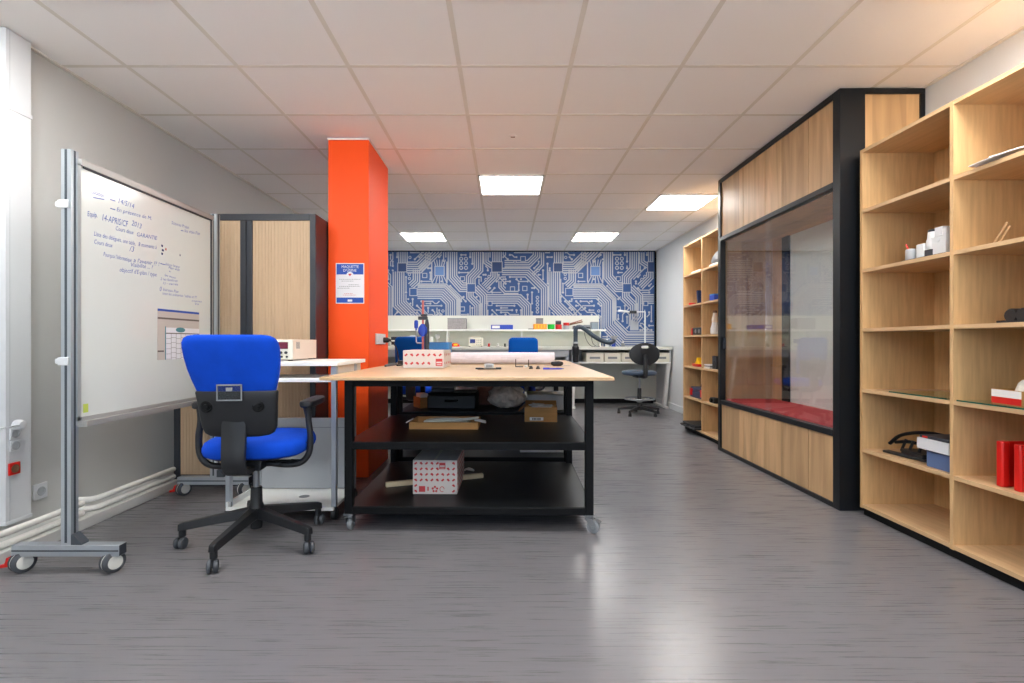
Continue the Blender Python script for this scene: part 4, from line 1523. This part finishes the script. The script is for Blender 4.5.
boards('lower_board', .028, ZL0)
boards('upper_board', ZU1, GZ - .035)
MB().box(.151, D - .025, .014, .036, .03, GZ - .03).build('end_board', M['oak_in'], t)
b = MB()
for a, c_ in ((.052, .25), (.252, D - .021)):
    b.box(a, c_, L - .036, L - .014, .03, GZ - .04)
b.build('far_board', M['oak_in'], t)
MB().box(.05, D - .004, .05, L - .05, ZU0 - .004, ZU0 + .016).build('soffit', M['oak_in'], t)
MB().box(D - .02, D - .002, L - .214, L - .037, ZL1, ZU0 - .004).build('corner_board', M['oak_in'], t)
MB().box(D - .014, D - .002, .05, L - .326, ZL1, ZU0 - .004).build('lining', mat('pale_lining', (236, 244, 242), .5), t)
MB().box(.052, D - .015, .052, L - .05, .02, ZL0 - .0).build('bench', M['oak_in'], t)
MB().box(.054, D - .016, .054, L - .052, ZL0 + .0005, ZL0 + .05).build('red_mat', M['red_mat'], t, bev=.004)
MB().box(.016, .024, .066, .905, ZL1, ZU0).build('glass_pane', M['glass'], t)
g = MB().box(.030, .038, .85, L - .05, ZL1, ZU0).build('glass_pane', M['glass'], t)
k = MB()
k.box(.022, .030, L - .10, L - .055, .93, 1.03)
k.lathe([(.012, .016), (.012, .022)], (0, L - .078, .98), 16, axis='X')
k.build('lock', M['cabinet'], g)


# ------------------------------------------------------------------ mural of circuit traces
MX0, MX1 = -2.405, 2.425
MZ0, MZ1 = .90, az(251.8, YB)
t = thing('wall_mural', 'blue and grey circuit board mural covering the far wall', 'mural', (0, YB - .002, 0))
MB().box(MX0, MX1, -.004, 0, MZ0, MZ1).build('print', M['mural_blue'], t)
MU = YB / F                                                    # metres per photo pixel on the wall
tr = MB()
chips = MB()
YT = -.0046
LW = .0195
occ = set()


def mxy(px, py):
    return ((px - VX) * MU, EYE - (py - VY) * MU)


def inside(x, z):
    return MX0 + .02 <= x <= MX1 - .02 and MZ0 <= z <= MZ1 - .015


def clip_seg(a, b_):
    """Clip to the mural rectangle (Liang-Barsky)."""
    t0, t1 = 0.0, 1.0
    dx, dz = b_[0] - a[0], b_[1] - a[1]
    for p, q in ((-dx, a[0] - (MX0 + .015)), (dx, MX1 - .015 - a[0]), (-dz, a[1] - MZ0), (dz, MZ1 - .012 - a[1])):
        if abs(p) < 1e-9:
            if q < 0:
                return None
        else:
            r = q / p
            if p < 0:
                t0 = max(t0, r)
            else:
                t1 = min(t1, r)
    if t0 >= t1:
        return None
    return (a[0] + dx * t0, a[1] + dz * t0), (a[0] + dx * t1, a[1] + dz * t1)


def strip(pts, w=LW, mark=True):
    P = [mxy(*p) for p in pts]
    for a, b_ in zip(P, P[1:]):
        c_ = clip_seg(a, b_)
        if not c_:
            continue
        a, b_ = c_
        dx, dz = b_[0] - a[0], b_[1] - a[1]
        ln = math.hypot(dx, dz)
        if ln < 1e-6:
            continue
        ux, uz = dx / ln, dz / ln
        e = w * .35
        a2 = (a[0] - ux * e, a[1] - uz * e)
        b2 = (b_[0] + ux * e, b_[1] + uz * e)
        nx, nz = -uz * w / 2, ux * w / 2
        q = [(a2[0] + nx, YT, a2[1] + nz), (b2[0] + nx, YT, b2[1] + nz), (b2[0] - nx, YT, b2[1] - nz), (a2[0] - nx, YT, a2[1] - nz)]
        tr.f([tr.v(p) for p in q])
        if mark:
            n = max(1, int(ln / .02))
            for k in range(n + 1):
                occ.add((round((a[0] + dx * k / n) / .036), round((a[1] + dz * k / n) / .036)))


def offset(pts, d):
    """Parallel copy of a pixel polyline, mitred."""
    out = []
    n = len(pts)
    for i in range(n):
        ds = []
        if i > 0:
            ds.append((pts[i][0] - pts[i - 1][0], pts[i][1] - pts[i - 1][1]))
        if i < n - 1:
            ds.append((pts[i + 1][0] - pts[i][0], pts[i + 1][1] - pts[i][1]))
        ns = []
        for x, y in ds:
            l = math.hypot(x, y)
            ns.append((-y / l, x / l))
        if len(ns) == 1:
            nx, ny = ns[0]
            k = 1
        else:
            nx, ny = ns[0][0] + ns[1][0], ns[0][1] + ns[1][1]
            l = math.hypot(nx, ny) or 1
            nx, ny = nx / l, ny / l
            k = 1 / max(.4, nx * ns[0][0] + ny * ns[0][1])
        out.append((pts[i][0] + nx * d * k, pts[i][1] + ny * d * k))
    return out


SPX = 2.12


def bundle(pts, n, ox, sp=SPX):
    P = [(x + ox, y) for x, y in pts]
    for k in range(n):
        strip(offset(P, (k - (n - 1) / 2) * sp))


def square(px, py, s, mi, ox, ring=.012):
    x, z = mxy(px + ox, py)
    h = s * MU / 2
    if not (inside(x - h, z - h) or inside(x + h, z + h)):
        return
    def cl(x_, z_):
        return (min(max(x_, MX0 + .015), MX1 - .015), min(max(z_, MZ0), MZ1 - .012))
    for q, yy, m_ in ((h + ring, -.0052, 0), (h, -.0058, mi)):
        (xa, za), (xb, zb) = cl(x - q, z - q), cl(x + q, z + q)
        if xb - xa < .004 or zb - za < .004:
            continue
        chips.f([chips.v((xa, yy, za)), chips.v((xb, yy, za)), chips.v((xb, yy, zb)), chips.v((xa, yy, zb))], m_)
    n = int((h + ring) / .036) + 1
    for i in range(-n, n + 1):
        for j in range(-n, n + 1):
            occ.add((round(x / .036) + i, round(z / .036) + j))


def ring_(px, py, ro, ri, ox, n=14):
    x, z = mxy(px + ox, py)
    if not (inside(x - ro * MU, z - ro * MU) and inside(x + ro * MU, z + ro * MU)):
        return
    o_ = [chips.v((x + math.cos(2 * PI * k / n) * ro * MU, -.0053, z + math.sin(2 * PI * k / n) * ro * MU)) for k in range(n)]
    chips.f(o_, 0)
    if ri:
        i_ = [chips.v((x + math.cos(2 * PI * k / n) * ri * MU, -.0059, z + math.sin(2 * PI * k / n) * ri * MU)) for k in range(n)]
        chips.f(i_, 1)
    m_ = int(ro * MU / .036) + 1
    for i in range(-m_, m_ + 1):
        for j in range(-m_, m_ + 1):
            occ.add((round(x / .036) + i, round(z / .036) + j))


for ox in (-155.7, 0, 155.7):
    bundle([(398.6, 272), (398.6, 304), (424, 329.4), (424, 352)], 6, ox)
    bundle([(403, 246), (403, 264)], 5, ox)
    bundle([(407, 267.5), (419, 267.5), (441, 245.5)], 6, ox)
    bundle([(416.5, 270), (416.5, 281), (411, 286)], 4, ox)
    bundle([(428, 253), (428, 262), (420.5, 269.5)], 3, ox)
    bundle([(418, 292), (443, 292), (452.5, 301.5), (452.5, 326), (468, 341.5), (500, 341.5)], 7, ox)
    bundle([(452.5, 246), (452.5, 277), (461.5, 287.2), (467, 287.2)], 5, ox)
    bundle([(418, 285.2), (446, 285.2), (459, 298.5), (459, 320), (472, 333), (520, 333)], 2, ox)
    bundle([(478.5, 246), (478.5, 269.5), (470.8, 277.5), (470.8, 284)], 5, ox)
    bundle([(475.5, 288), (483.5, 296), (483.5, 316), (479, 322), (479, 330)], 4, ox)
    bundle([(470, 292.5), (470, 297), (478, 305), (478, 330)], 4, ox)
    bundle([(497, 246), (497, 262)], 5, ox)
    bundle([(502.5, 271.5), (528, 271.5), (544.6, 288.1), (544.6, 331), (532.6, 343), (516, 343)], 4, ox)
    bundle([(492, 266), (486, 262), (486, 253)], 3, ox)
    bundle([(494, 272.5), (494, 277), (484.5, 286.5)], 4, ox)
    bundle([(486, 299), (519, 299), (526.5, 306.5), (526.5, 331)], 5, ox)
    bundle([(536.5, 246), (536.5, 256), (528.7, 263.8), (505, 263.8)], 4, ox)
    bundle([(542.5, 253), (542.5, 265), (533, 274.5)], 2, ox)
    bundle([(500, 281.5), (500, 287), (505, 292.5), (518, 292.5)], 2, ox)
    bundle([(431.8, 262), (431.8, 282)], 1, ox)
    bundle([(447, 262), (447, 283)], 1, ox)
    for px, py, s, mi in ((402.3, 267.5, 8.2, 2), (439.6, 271, 8.6, 3), (413.5, 292, 6.6, 1), (471.2, 288, 7.8, 1), (497, 267, 9.6, 2)):
        square(px, py, s, mi, ox)
    for px, py, s in ((424.8, 275.5, 3.6), (462.5, 278.8, 3.4), (462.5, 309, 3.4), (490, 303.5, 3.4), (523, 259, 4.0), (524.8, 288.5, 3.6), (512.5, 289, 3.6)):
        square(px, py, s, 1, ox, .012)
    for xx in (461.2, 466.0):
        for yy in (258.8, 263.3, 267.9):
            ring_(xx, yy, 2.0, 1.1, ox)
    for k in range(5):
        ring_(537.4, 297.5 + 3.6 * k, 1.7, .9, ox)
    for px, py in ((409.5, 274.5), (409.5, 278.5), (410, 257.5), (412, 313.5), (489, 276.5), (486, 279.5), (515, 262), (538, 270.5), (443, 311)):
        ring_(px, py, 1.6, .8, ox)
    for q in range(5):                                          # arcs and legs under the pale chip
        strip([(435.5 + q * 2.05 + ox, 276.5), (435.5 + q * 2.05 + (q - 2) * 1.6 + ox, 283)], .015)
        strip([(435.5 + q * 2.05 + ox, 265.5), (435.5 + q * 2.05 + (q - 2) * .8 + ox, 260)], .015)
# short random pads in the free blue areas
gx0, gx1 = round((MX0 + .03) / .036), round((MX1 - .03) / .036)
gz0, gz1 = round(MZ0 / .036), round((MZ1 - .03) / .036)
cells = [(i, j) for i in range(gx0, gx1 + 1) for j in range(gz0, gz1 + 1)]
random.shuffle(cells)
DIRS = ((1, 0), (1, 1), (0, 1), (-1, 1), (-1, 0), (-1, -1), (0, -1), (1, -1))
for i, j in cells:
    if (i, j) in occ:
        continue
    path = [(i, j)]
    occ.add((i, j))
    def free(c):
        return c not in occ and gx0 <= c[0] <= gx1 and gz0 <= c[1] <= gz1
    def run(c, q):
        n = 0
        while n < 14 and free((c[0] + DIRS[q][0] * (n + 1), c[1] + DIRS[q][1] * (n + 1))):
            n += 1
        return n
    d = max(range(8), key=lambda q: run((i, j), q) + random.random() * 2)
    for _ in range(random.randint(4, 20)):
        if random.random() < .10:
            d = (d + random.choice((-1, 1))) % 8
        nxt = (path[-1][0] + DIRS[d][0], path[-1][1] + DIRS[d][1])
        if not free(nxt):
            opts = [q for q in ((d + 1) % 8, (d - 1) % 8) if run(path[-1], q) > 0]
            if not opts:
                break
            d = max(opts, key=lambda q: run(path[-1], q))
            nxt = (path[-1][0] + DIRS[d][0], path[-1][1] + DIRS[d][1])
        path.append(nxt)
        occ.add(nxt)
    pts = [(VX + a * .036 / MU, VY - (b_ * .036 - EYE) / MU) for a, b_ in path]
    if len(pts) > 1:
        strip(pts, .018, False)
        ring_(*pts[0], 1.15, 0, 0, 10)
        if random.random() < .5:
            ring_(*pts[-1], 1.0, 0, 0, 10)
    elif random.random() < .22:
        ring_(*pts[0], 1.0, 0, 0, 10)
tr.build('trace', M['mural_line'], t, smooth=False)
chips.build('chip', [M['mural_line'], M['mural_blue'], M['mural_dark'], M['mural_light']], t, smooth=False)
f_ = MB()
f_.box(MX0, MX1 + .02, -.012, .0, MZ1, MZ1 + .03)
f_.box(MX1, MX1 + .03, -.012, .0, MZ0, MZ1)
f_.build('border', M['black'], t)


# ------------------------------------------------------------------ laboratory benches at the far wall
BF = 7.6
ZC = .920
bench_split = ax(571.8, BF)
t = thing('lab_bench', 'long white laboratory bench under the shelf unit at the far wall', 'bench', (0, BF, 0))
MB().box(-2.3, bench_split - .002, 0, .78, ZC - .042, ZC).build('worktop', M['offwhite'], t, bev=.004)
b = MB()
b.box(-2.25, bench_split - .04, .03, .05, ZC - .145, ZC - .045)
b.box(-2.25, bench_split - .04, .70, .72, .30, ZC - .05)
b.build('apron', M['grey_panel'], t)
for xx in (-2.2, -.75, .55, bench_split - .08):
    b = MB()
    b.box(xx, xx + .05, .06, .70, ZC - .14, ZC - .045)
    b.prism([(.06, ZC - .14), (.16, ZC - .14), (.36, .03), (.28, .03)], xx + .005, xx + .045, axis='X')
    b.box(xx, xx + .05, .02, .70, 0, .035)
    b.build('leg', M['white'], t, bev=.003)
t = thing('lab_bench', 'white laboratory bench with small drawers behind the black stool', 'bench', (0, BF, 0))
BR = XR - .012
MB().box(bench_split + .002, BR, 0, .80, ZC - .042, ZC).build('worktop', M['offwhite'], t, bev=.004)
MB().box(bench_split + .002, BR - .02, .02, .50, ZC - .245, ZC - .225).build('drawer_tray', M['white'], t, bev=.002)
b = MB()
b.box(bench_split + .02, BR - .03, .48, .50, ZC - .225, ZC - .045)
b.box(bench_split + .01, bench_split + .03, .03, .48, ZC - .225, ZC - .045)
b.box(BR - .035, BR - .015, .03, .48, ZC - .225, ZC - .045)
b.build('rail', M['grey_panel'], t)
for xa, xb in ((586.3, 603.6), (604.6, 620.6), (621.6, 637.4), (638.4, 654.2), (655.2, 669.6)):
    a, c_ = ax(xa, BF + .03), ax(xb, BF + .03)
    dr = MB().box(a, c_, .03, .45, ZC - .222, ZC - .088).build('drawer', M['cream'], t, bev=.004)
    MB().box(a + .05, c_ - .05, .026, .031, ZC - .175, ZC - .145).build('label_slot', M['mid_grey'], dr, bev=.002)
for xx in (bench_split + .02, BR - .07):
    b = MB()
    b.prism([(.02, ZC - .23), (.09, ZC - .23), (.30, .03), (.23, .03)], xx, xx + .05, axis='X')
    b.box(xx, xx + .05, .12, .75, 0, .03)
    b.box(xx, xx + .05, .05, .70, ZC - .26, ZC - .24)
    b.build('leg', M['white'], t, bev=.003)
# reagent shelf unit
SR = ax(601, 8.2)
t = thing('bench_shelf', 'long white two level shelf unit standing on the laboratory bench', 'shelf', (0, 8.1, ZC + .0005))
MB().box(-2.3, SR, .28, .30, 0, .50).build('back_panel', M['offwhite'], t)
MB().box(-2.3, SR + .06, 0, .28, .245, .270).build('shelf', M['white'], t, bev=.002)
for px in (447, 522):
    xx = ax(px, 8.1)
    MB().box(xx - .009, xx + .009, .0, .28, 0, .245).build('divider', M['white'], t)
MB().box(SR - .02, SR, .1, .28, 0, .245).build('end_panel', M['white'], t)
ZS = ZC + .2715
ZW = ZC + .001


def bx_on(name, label, cat, px0, px1, h, d, dep, z, m, group=None, bev=.003, lid=None):
    x0, x1 = ax(px0, d), ax(px1, d)
    t = thing(name, label, cat, (x0, d, z), 0, group)
    MB().box(0, x1 - x0, 0, dep, 0, h).build('body', m, t, bev=bev)
    if lid:
        MB().box(-.001, x1 - x0 + .001, -.001, dep + .001, h, h + .012).build('lid', lid, t, bev=.002)
    return t, x1 - x0


bx_on('fibre_block', 'grey square block standing on the white bench shelf', 'block', 447.5, 466, .165, 8.12, .2, ZS, M['grey_board'], lid=M['mid_grey'])
t, w = bx_on('blue_binder', 'blue ring binder lying on the white bench shelf', 'binder', 491, 513, .07, 8.12, .2, ZS, M['blue'])
MB().box(w * .05, w * .4, -.0015, -.0003, .015, .058).build('label', M['paper'], t)
t, w = bx_on('plastic_sheet', 'thin white sheet lying beside the grey block on the bench shelf', 'sheet', 467.5, 488, .008, 8.12, .2, ZS, M['paper'])
MB().box(.02, w - .02, .02, .18, .0085, .014).build('upper_sheet', M['offwhite'], t)
bx_on('flat_black_tray', 'thin black tray under the orange filament box on the bench shelf', 'tray', 528.5, 534, .012, 8.13, .2, ZS, M['plastic'])
t, w = bx_on('orange_box', 'orange box on the white bench shelf beside the green spool', 'box', 533.5, 547, .085, 8.13, .16, ZS, M['orange_plastic'])
for k in range(4):
    MB().box(w * (.12 + k * .22), w * (.18 + k * .22), -.002, -.0002, .02, .07).build('rib', M['yellow'], t)
bx_on('grey_gearbox', 'dark grey box on top of the orange box', 'box', 536.2, 543.2, .075, 8.15, .1, ZS + .086, M['mid_grey'], lid=M['cabinet'])


def spool(label, px0, px1, m, z=None, h=.075):
    x0, x1 = ax(px0, 8.13), ax(px1, 8.13)
    r = (x1 - x0) / 2
    t = thing('filament_spool', label, 'spool', ((x0 + x1) / 2, 8.13 + r, z or ZS), 0, 'filament spools on the bench shelf')
    MB().lathe([(.02, 0), (r, 0), (r, .006), (r * .94, .008), (r * .94, h - .008), (r, h - .006), (r, h), (.02, h)], n=26).build('spool', m, t)
    MB().lathe([(.021, .001), (.021, h + .001), (.018, h + .001)], n=16).build('hub', M['cabinet'], t)
    return t


spool('green filament spool on the white bench shelf', 547.6, 555.2, M['green'], h=.08)
spool('red filament spool carrying a dark box on the bench shelf', 555.6, 562.4, M['red'], h=.075)
spool('small red spool raised on a grey tub on the bench shelf', 563.4, 570, M['red'], ZS + .06, .045)
t = thing('grey_tub', 'pale grey tub beneath the raised small red spool', 'tub', (ax(566.7, 8.13), 8.18, ZS))
MB().lathe([(.045, 0), (.05, .005), (.05, .05), (.052, .055), (.05, .059)], n=22).build('tub', M['grey_panel'], t)
MB().lathe([(.046, .052), (.046, .0595)], n=22).build('lid', M['cabinet'], t)
bx_on('dark_module', 'dark box on top of the red filament spool', 'box', 555.8, 561.2, .05, 8.15, .07, ZS + .0765, M['cabinet'], lid=M['mid_grey'])
t = thing('leather_case', 'brown folded leather case propped on the black printer box', 'case', (ax(571, 8.16), 8.16, ZS + .06), 0)
MB().rbox((.09, .08, .04), (.20, .12, .022), (0, -.22, 0)).build('cover', M['brown'], t, bev=.005)
MB().rbox((.09, .08, .062), (.19, .11, .016), (0, -.30, 0)).build('flap', M['skin_brown'], t, bev=.004)
t, w = bx_on('black_device', 'black device under the brown leather case on the bench shelf', 'device', 573.8, 583, .055, 8.14, .16, ZS, M['plastic'])
MB().box(.01, w - .01, -.002, -.0003, .012, .03).build('display', M['screen'], t)
t, w = bx_on('network_switch', 'grey low device with leads on the bench shelf', 'device', 584, 591, .07, 8.13, .16, ZS, M['mid_grey'])
MB().box(.008, w - .008, -.002, -.0003, .015, .04).build('port_row', M['cabinet'], t)
t, w = bx_on('grey_case', 'blue grey case at the end of the bench shelf', 'case', 591.6, 598.5, .105, 8.13, .16, ZS, mat('blue_grey_plastic', (128, 142, 152), .5), lid=M['mid_grey'])
for k, (xa, lab) in enumerate(((586, 'thin black lead hanging from the grey low device to the bench'), (590.5, 'thin black lead looping down beside the other lead to the bench'))):
    x = ax(xa, 8.08)
    tag(MB().tube(smoothpath([(x, 8.10, ZS + .03), (x - .01, 8.07, ZS + .01), (x - .02 + .03 * k, 8.07, 1.1), (x + .03, 8.06, .98), (x + .09, 8.05, ZW + .005), (x + .14, 8.03, ZW + .005)], 6), .004, 8).build('lead', M['plastic']), lab, 'cord', 'leads hanging from the bench shelf')

# on the bench
t = thing('tape_dispenser', 'yellow and red tape dispenser on the bench beside the oscilloscope', 'dispenser', (ax(455, 7.9), 7.9, ZW))
MB().loft([sup(0, 0, .07 * k, .03, zz, 18, 2.5) for zz, k in ((0, 1), (.02, 1), (.04, .8), (.055, .4))]).build('body', M['red'], t)
MB().rbox((.01, -.02, .03), (.06, .03, .03), (0, 0, 0)).build('cutter', M['yellow'], t, bev=.004)
t = thing('oscilloscope', 'small beige oscilloscope with blue screen on the bench', 'oscilloscope', (ax(468.2, 7.95), 7.95, ZW))
w = ax(482.8, 7.95) - ax(468.2, 7.95)
MB().box(0, w, 0, .12, .008, .135).build('case', M['cream'], t, bev=.006)
MB().box(w * .12, w * .48, -.002, .0, .055, .115).build('screen', M['screen'], t)
d = MB()
for k in range(3):
    for q in range(3):
        d.lathe([(.007, -.0), (.007, -.009)], (w * (.6 + .13 * k), 0, .035 + .032 * q), 10, axis='Y')
d.build('knob', M['mid_grey'], t)
MB().box(.01, .03, .01, .11, 0, .008).box(w - .03, w - .01, .01, .11, 0, .008).build('foot', M['cabinet'], t)
MB().tube([(w * .2, .06, .135), (w * .2, .06, .155), (w * .8, .06, .155), (w * .8, .06, .135)], .006, 8).build('handle', M['cream'], t)
for k, (px, m, lab) in enumerate(((489, 'red', 'tiny red terminal on the bench beside the oscilloscope'), (498, 'paper', 'tiny white terminal standing on the bench behind the paper roll'), (505, 'cabinet', 'tiny black terminal on the bench beside the blue chair back'))):
    t = thing('terminal_post', lab, 'terminal', (ax(px, 7.85), 7.85, ZW), 0, 'small terminals on the bench')
    MB().lathe([(.018, 0), (.02, .006), (.014, .012), (.014, .04), (.017, .045), (.012, .05)], n=16).build('post', M[m], t)
    MB().lathe([(.02, 0), (.024, .004)], n=16).build('base', M['cabinet'], t)
t = thing('soldering_station', 'black and white soldering station on the bench behind the pillar side chair', 'soldering station', (ax(390, 7.85), 7.85, ZW))
MB().box(0, .2, 0, .16, 0, .10).build('case', M['offwhite'], t, bev=.006)
MB().box(.02, .16, -.002, 0, .03, .08).build('panel', M['cabinet'], t)
MB().box(.01, .13, .02, .14, .10, .15).build('top_unit', M['cabinet'], t, bev=.004)
t = thing('bench_device', 'white rounded device on a white box behind the clamp', 'device', (ax(408, 7.9), 7.9, ZW))
MB().box(0, .22, 0, .18, 0, .10).build('box', M['white'], t, bev=.004)
MB().loft([sup(.06, .09, .07 * k, .07 * k, zz, 20, 2.3) for zz, k in ((.10, .9), (.13, 1), (.16, .8), (.175, .4))]).build('dome', M['grey_panel'], t)
MB().box(.11, .14, .05, .12, .10, .16).build('bracket', M['cabinet'], t)
t = thing('bench_lamp', 'small white globe lamp on the bench behind the light blue box', 'lamp', (ax(437.5, 8.2), 8.2, ZW))
MB().lathe([(.04, 0), (.04, .012), (.008, .018), (.007, .12)], n=20).build('stand', M['white_plastic'], t)
MB().lathe([(.007, .12), (.03, .13), (.042, .16), (.03, .19), (.004, .2)], n=22).build('globe', M['white_plastic'], t)
t = thing('upright_holder', 'small white upright holder beside the light blue box', 'holder', (ax(430.5, 7.9), 7.9, ZW))
MB().box(0, .03, 0, .08, 0, .15).build('body', M['white'], t, bev=.003)
MB().box(-.03, 0, 0, .08, 0, .05).build('step', M['white'], t, bev=.003)

# fume extractor arm
fy = BF - .05
t = thing('fume_extractor_arm', 'grey flexible fume extraction hose arching over the bench', 'fume extractor', (ax(575, fy), fy, 0))
MB().box(-.05, .05, -.02, .0, .62, .90).box(-.04, .04, .0, .10, .925, .94).box(-.04, .04, .0, .04, .86, .875).build('clamp', M['grey_panel'], t, bev=.003)
MB().lathe([(.03, .70), (.045, .72), (.045, .80), (.05, .81), (.05, .92), (.04, .93), (.036, .95), (.036, .97)], (0, -.066, 0), 20).build('valve', M['plastic'], t)
MB().lathe([(.04, .968), (.04, .995)], (0, -.066, 0), 20).build('collar', M['grey_panel'], t)
p0 = [(0, -.066, .99), (0, -.066, 1.1), (.0, -.066, 1.17), (.02, -.066, 1.20), (.06, -.066, 1.21), (.12, -.066, 1.185), (.25, -.066, 1.085), (.38, -.066, 1.01), (.48, -.066, .985), (.535, -.066, .995), (.555, -.066, 1.03)]
MB().tube(smoothpath(p0, 7), .032, 14).build('hose', M['hose'], t)
MB().lathe([(.03, .0), (.045, .03), (.05, .05), (.046, .05)], (.556, -.066, 1.03), 18).build('nozzle', M['grey_panel'], t)

# white articulated lamp in front of the mural
ly = 8.05
t = thing('desk_lamp', 'white articulated arm lamp standing on the bench before the mural', 'lamp', (ax(645, ly), ly, ZW))
MB().lathe([(.05, 0), (.05, .015), (.015, .02), (.012, .04)], n=20).build('base', M['white_plastic'], t)
MB().cyl((0, 0, .03), (0, 0, az(311.5, ly) - ZW), .012, n=12).build('post', M['white_plastic'], t)
zz = az(311.8, ly) - ZW
MB().tube([(0, 0, zz), (ax(633, ly) - ax(645, ly), -.02, zz - .005)], .009, 10).build('arm', M['white_plastic'], t)
MB().tube([(ax(636, ly) - ax(645, ly), -.02, zz - .005), (ax(629, ly) - ax(645, ly), -.02, zz - .005)], .024, 12).build('joint', M['cabinet'], t)
b = MB()
xx = ax(629, ly) - ax(645, ly)
b.tube([(xx, -.02, zz - .002), (xx - .17, -.05, zz + .012)], [.02, .032], 12, flat=.6)
b.build('lamp_head', M['white_plastic'], t)
# blue bottles on the bench beside the nozzle
for px, h, m, lab in ((607, .10, 'white_plastic', 'small white bottle on the bench beneath the fume nozzle'), (613.5, .11, 'blue', 'small blue bottle on the bench beside the fume nozzle'), (623, .06, 'mid_grey', 'low grey pot on the bench before the mural')):
    t = thing('small_bottle', lab, 'bottle', (ax(px, 8.05), 8.05, ZW), 0, 'bottles on the bench before the mural')
    MB().lathe([(.028, 0), (.03, .004), (.03, h * .75), (.014, h * .9), (.012, h)], n=18).build('body', M[m], t)
    MB().lathe([(.014, h), (.014, h + .02)], n=14).build('cap', M['white_plastic'], t)

# ------------------------------------------------------------------ black lab stool with footring
sy = 7.12
t = thing('lab_stool', 'black swivel lab chair with foot ring at the drawer bench', 'chair', (ax(639.5, sy), sy, 0), math.radians(3))
for k in range(5):
    a = -PI / 2 + .5 + k * 2 * PI / 5
    Ra = Matrix.Rotation(a, 4, 'Z')
    b = MB()
    b.T = Ra
    b.loft([[(.02, -.026, .075), (.02, .026, .075), (.02, .02, .12), (.02, -.02, .12)],
            [(.16, -.02, .062), (.16, .02, .062), (.16, .015, .098), (.16, -.015, .098)],
            [(.295, -.016, .05), (.295, .016, .05), (.295, .012, .076), (.295, -.012, .076)]])
    lg = b.build('leg', M['plastic'], t, bev=.003)
    b = MB()
    b.T = Ra
    b.lathe([(.022, 0), (.024, .004), (.02, .03), (.012, .052)], (.28, 0, 0), 14)
    b.build('glide', M['plastic'], lg)
MB().lathe([(.035, .06), (.035, .13), (.028, .14), (.027, .34), (.024, .36)], n=20).build('column', M['plastic'], t)
MB().cyl((0, 0, .36), (0, 0, .52), .014).build('piston', M['steel'], t)
b = MB()
b.tube([(math.cos(2 * PI * k / 36) * .2, math.sin(2 * PI * k / 36) * .2, .215) for k in range(36)], .011, 10, closed=True)
for k in range(4):
    a = k * PI / 2 + .5
    b.tube([(math.cos(a) * .03, math.sin(a) * .03, .185), (math.cos(a) * .2, math.sin(a) * .2, .213)], .009, 8)
b.lathe([(.0285, .165), (.04, .17), (.04, .205), (.0285, .21)], n=20)
b.build('foot_ring', M['grey_steel'], t)
b = MB()
b.loft([sup(0, .02, .225 * k, .215 * k, zz, 32, 2.8) for zz, k in ((.535, .7), (.54, .9), (.555, .99), (.575, 1), (.592, .95), (.60, .8), (.598, .4), (.595, .15))])
b.build('seat', mat('blue_black_vinyl', (58, 72, 92), .45), t)
MB().box(-.07, .07, -.13, .10, .508, .536).build('mechanism', M['plastic'], t, bev=.006)
b = MB()
sp = smoothpath([(0, -.08, .522), (0, -.22, .525), (0, -.262, .57), (0, -.262, .68), (0, -.25, .80)], 6)
b.tube(sp, .032, 12, flat=.6)
b.build('back_support', M['plastic'], t)
b = MB()
N_ = 40
yk = -.232
for yy0, yy1 in ((yk - .016, yk + .016),):
    rings = []
    for yy, k1, k2 in ((yy0, .93, 1.12), (yy0 + .006, 1, 1.0), (yy1 - .006, 1, 1.0), (yy1, .93, 1.12)):
        o_ = [(math.cos(2 * PI * i / N_) * .205 * k1, yy + .5 * (math.cos(2 * PI * i / N_) * .205) ** 2, .83 + math.sin(2 * PI * i / N_) * .15 * k1) for i in range(N_)]
        h_ = []
        for i in range(N_):
            c_, s_ = math.cos(2 * PI * i / N_), math.sin(2 * PI * i / N_)
            hx = .05 * math.copysign(abs(c_) ** .5, c_) * k2
            h_.append((hx, yy + .5 * hx * hx, .925 + .018 * math.copysign(abs(s_) ** .5, s_) * k2))
        rings.append((o_, h_))
    vo = [[b.v(p) for p in r[0]] for r in rings]
    vh = [[b.v(p) for p in r[1]] for r in rings]
    for a in range(3):
        for i in range(N_):
            j = (i + 1) % N_
            b.f([vo[a][i], vo[a][j], vo[a + 1][j], vo[a + 1][i]])
            b.f([vh[a][i], vh[a][j], vh[a + 1][j], vh[a + 1][i]])
    for a in (0, 3):
        for i in range(N_):
            j = (i + 1) % N_
            b.f([vo[a][i], vo[a][j], vh[a][j], vh[a][i]])
b.build('backrest', M['plastic'], t)
MB().lathe([(.03, yk - .034), (.034, yk - .012)], (0, 0, .79), 18, axis='Y').build('back_knob', M['plastic'], t)
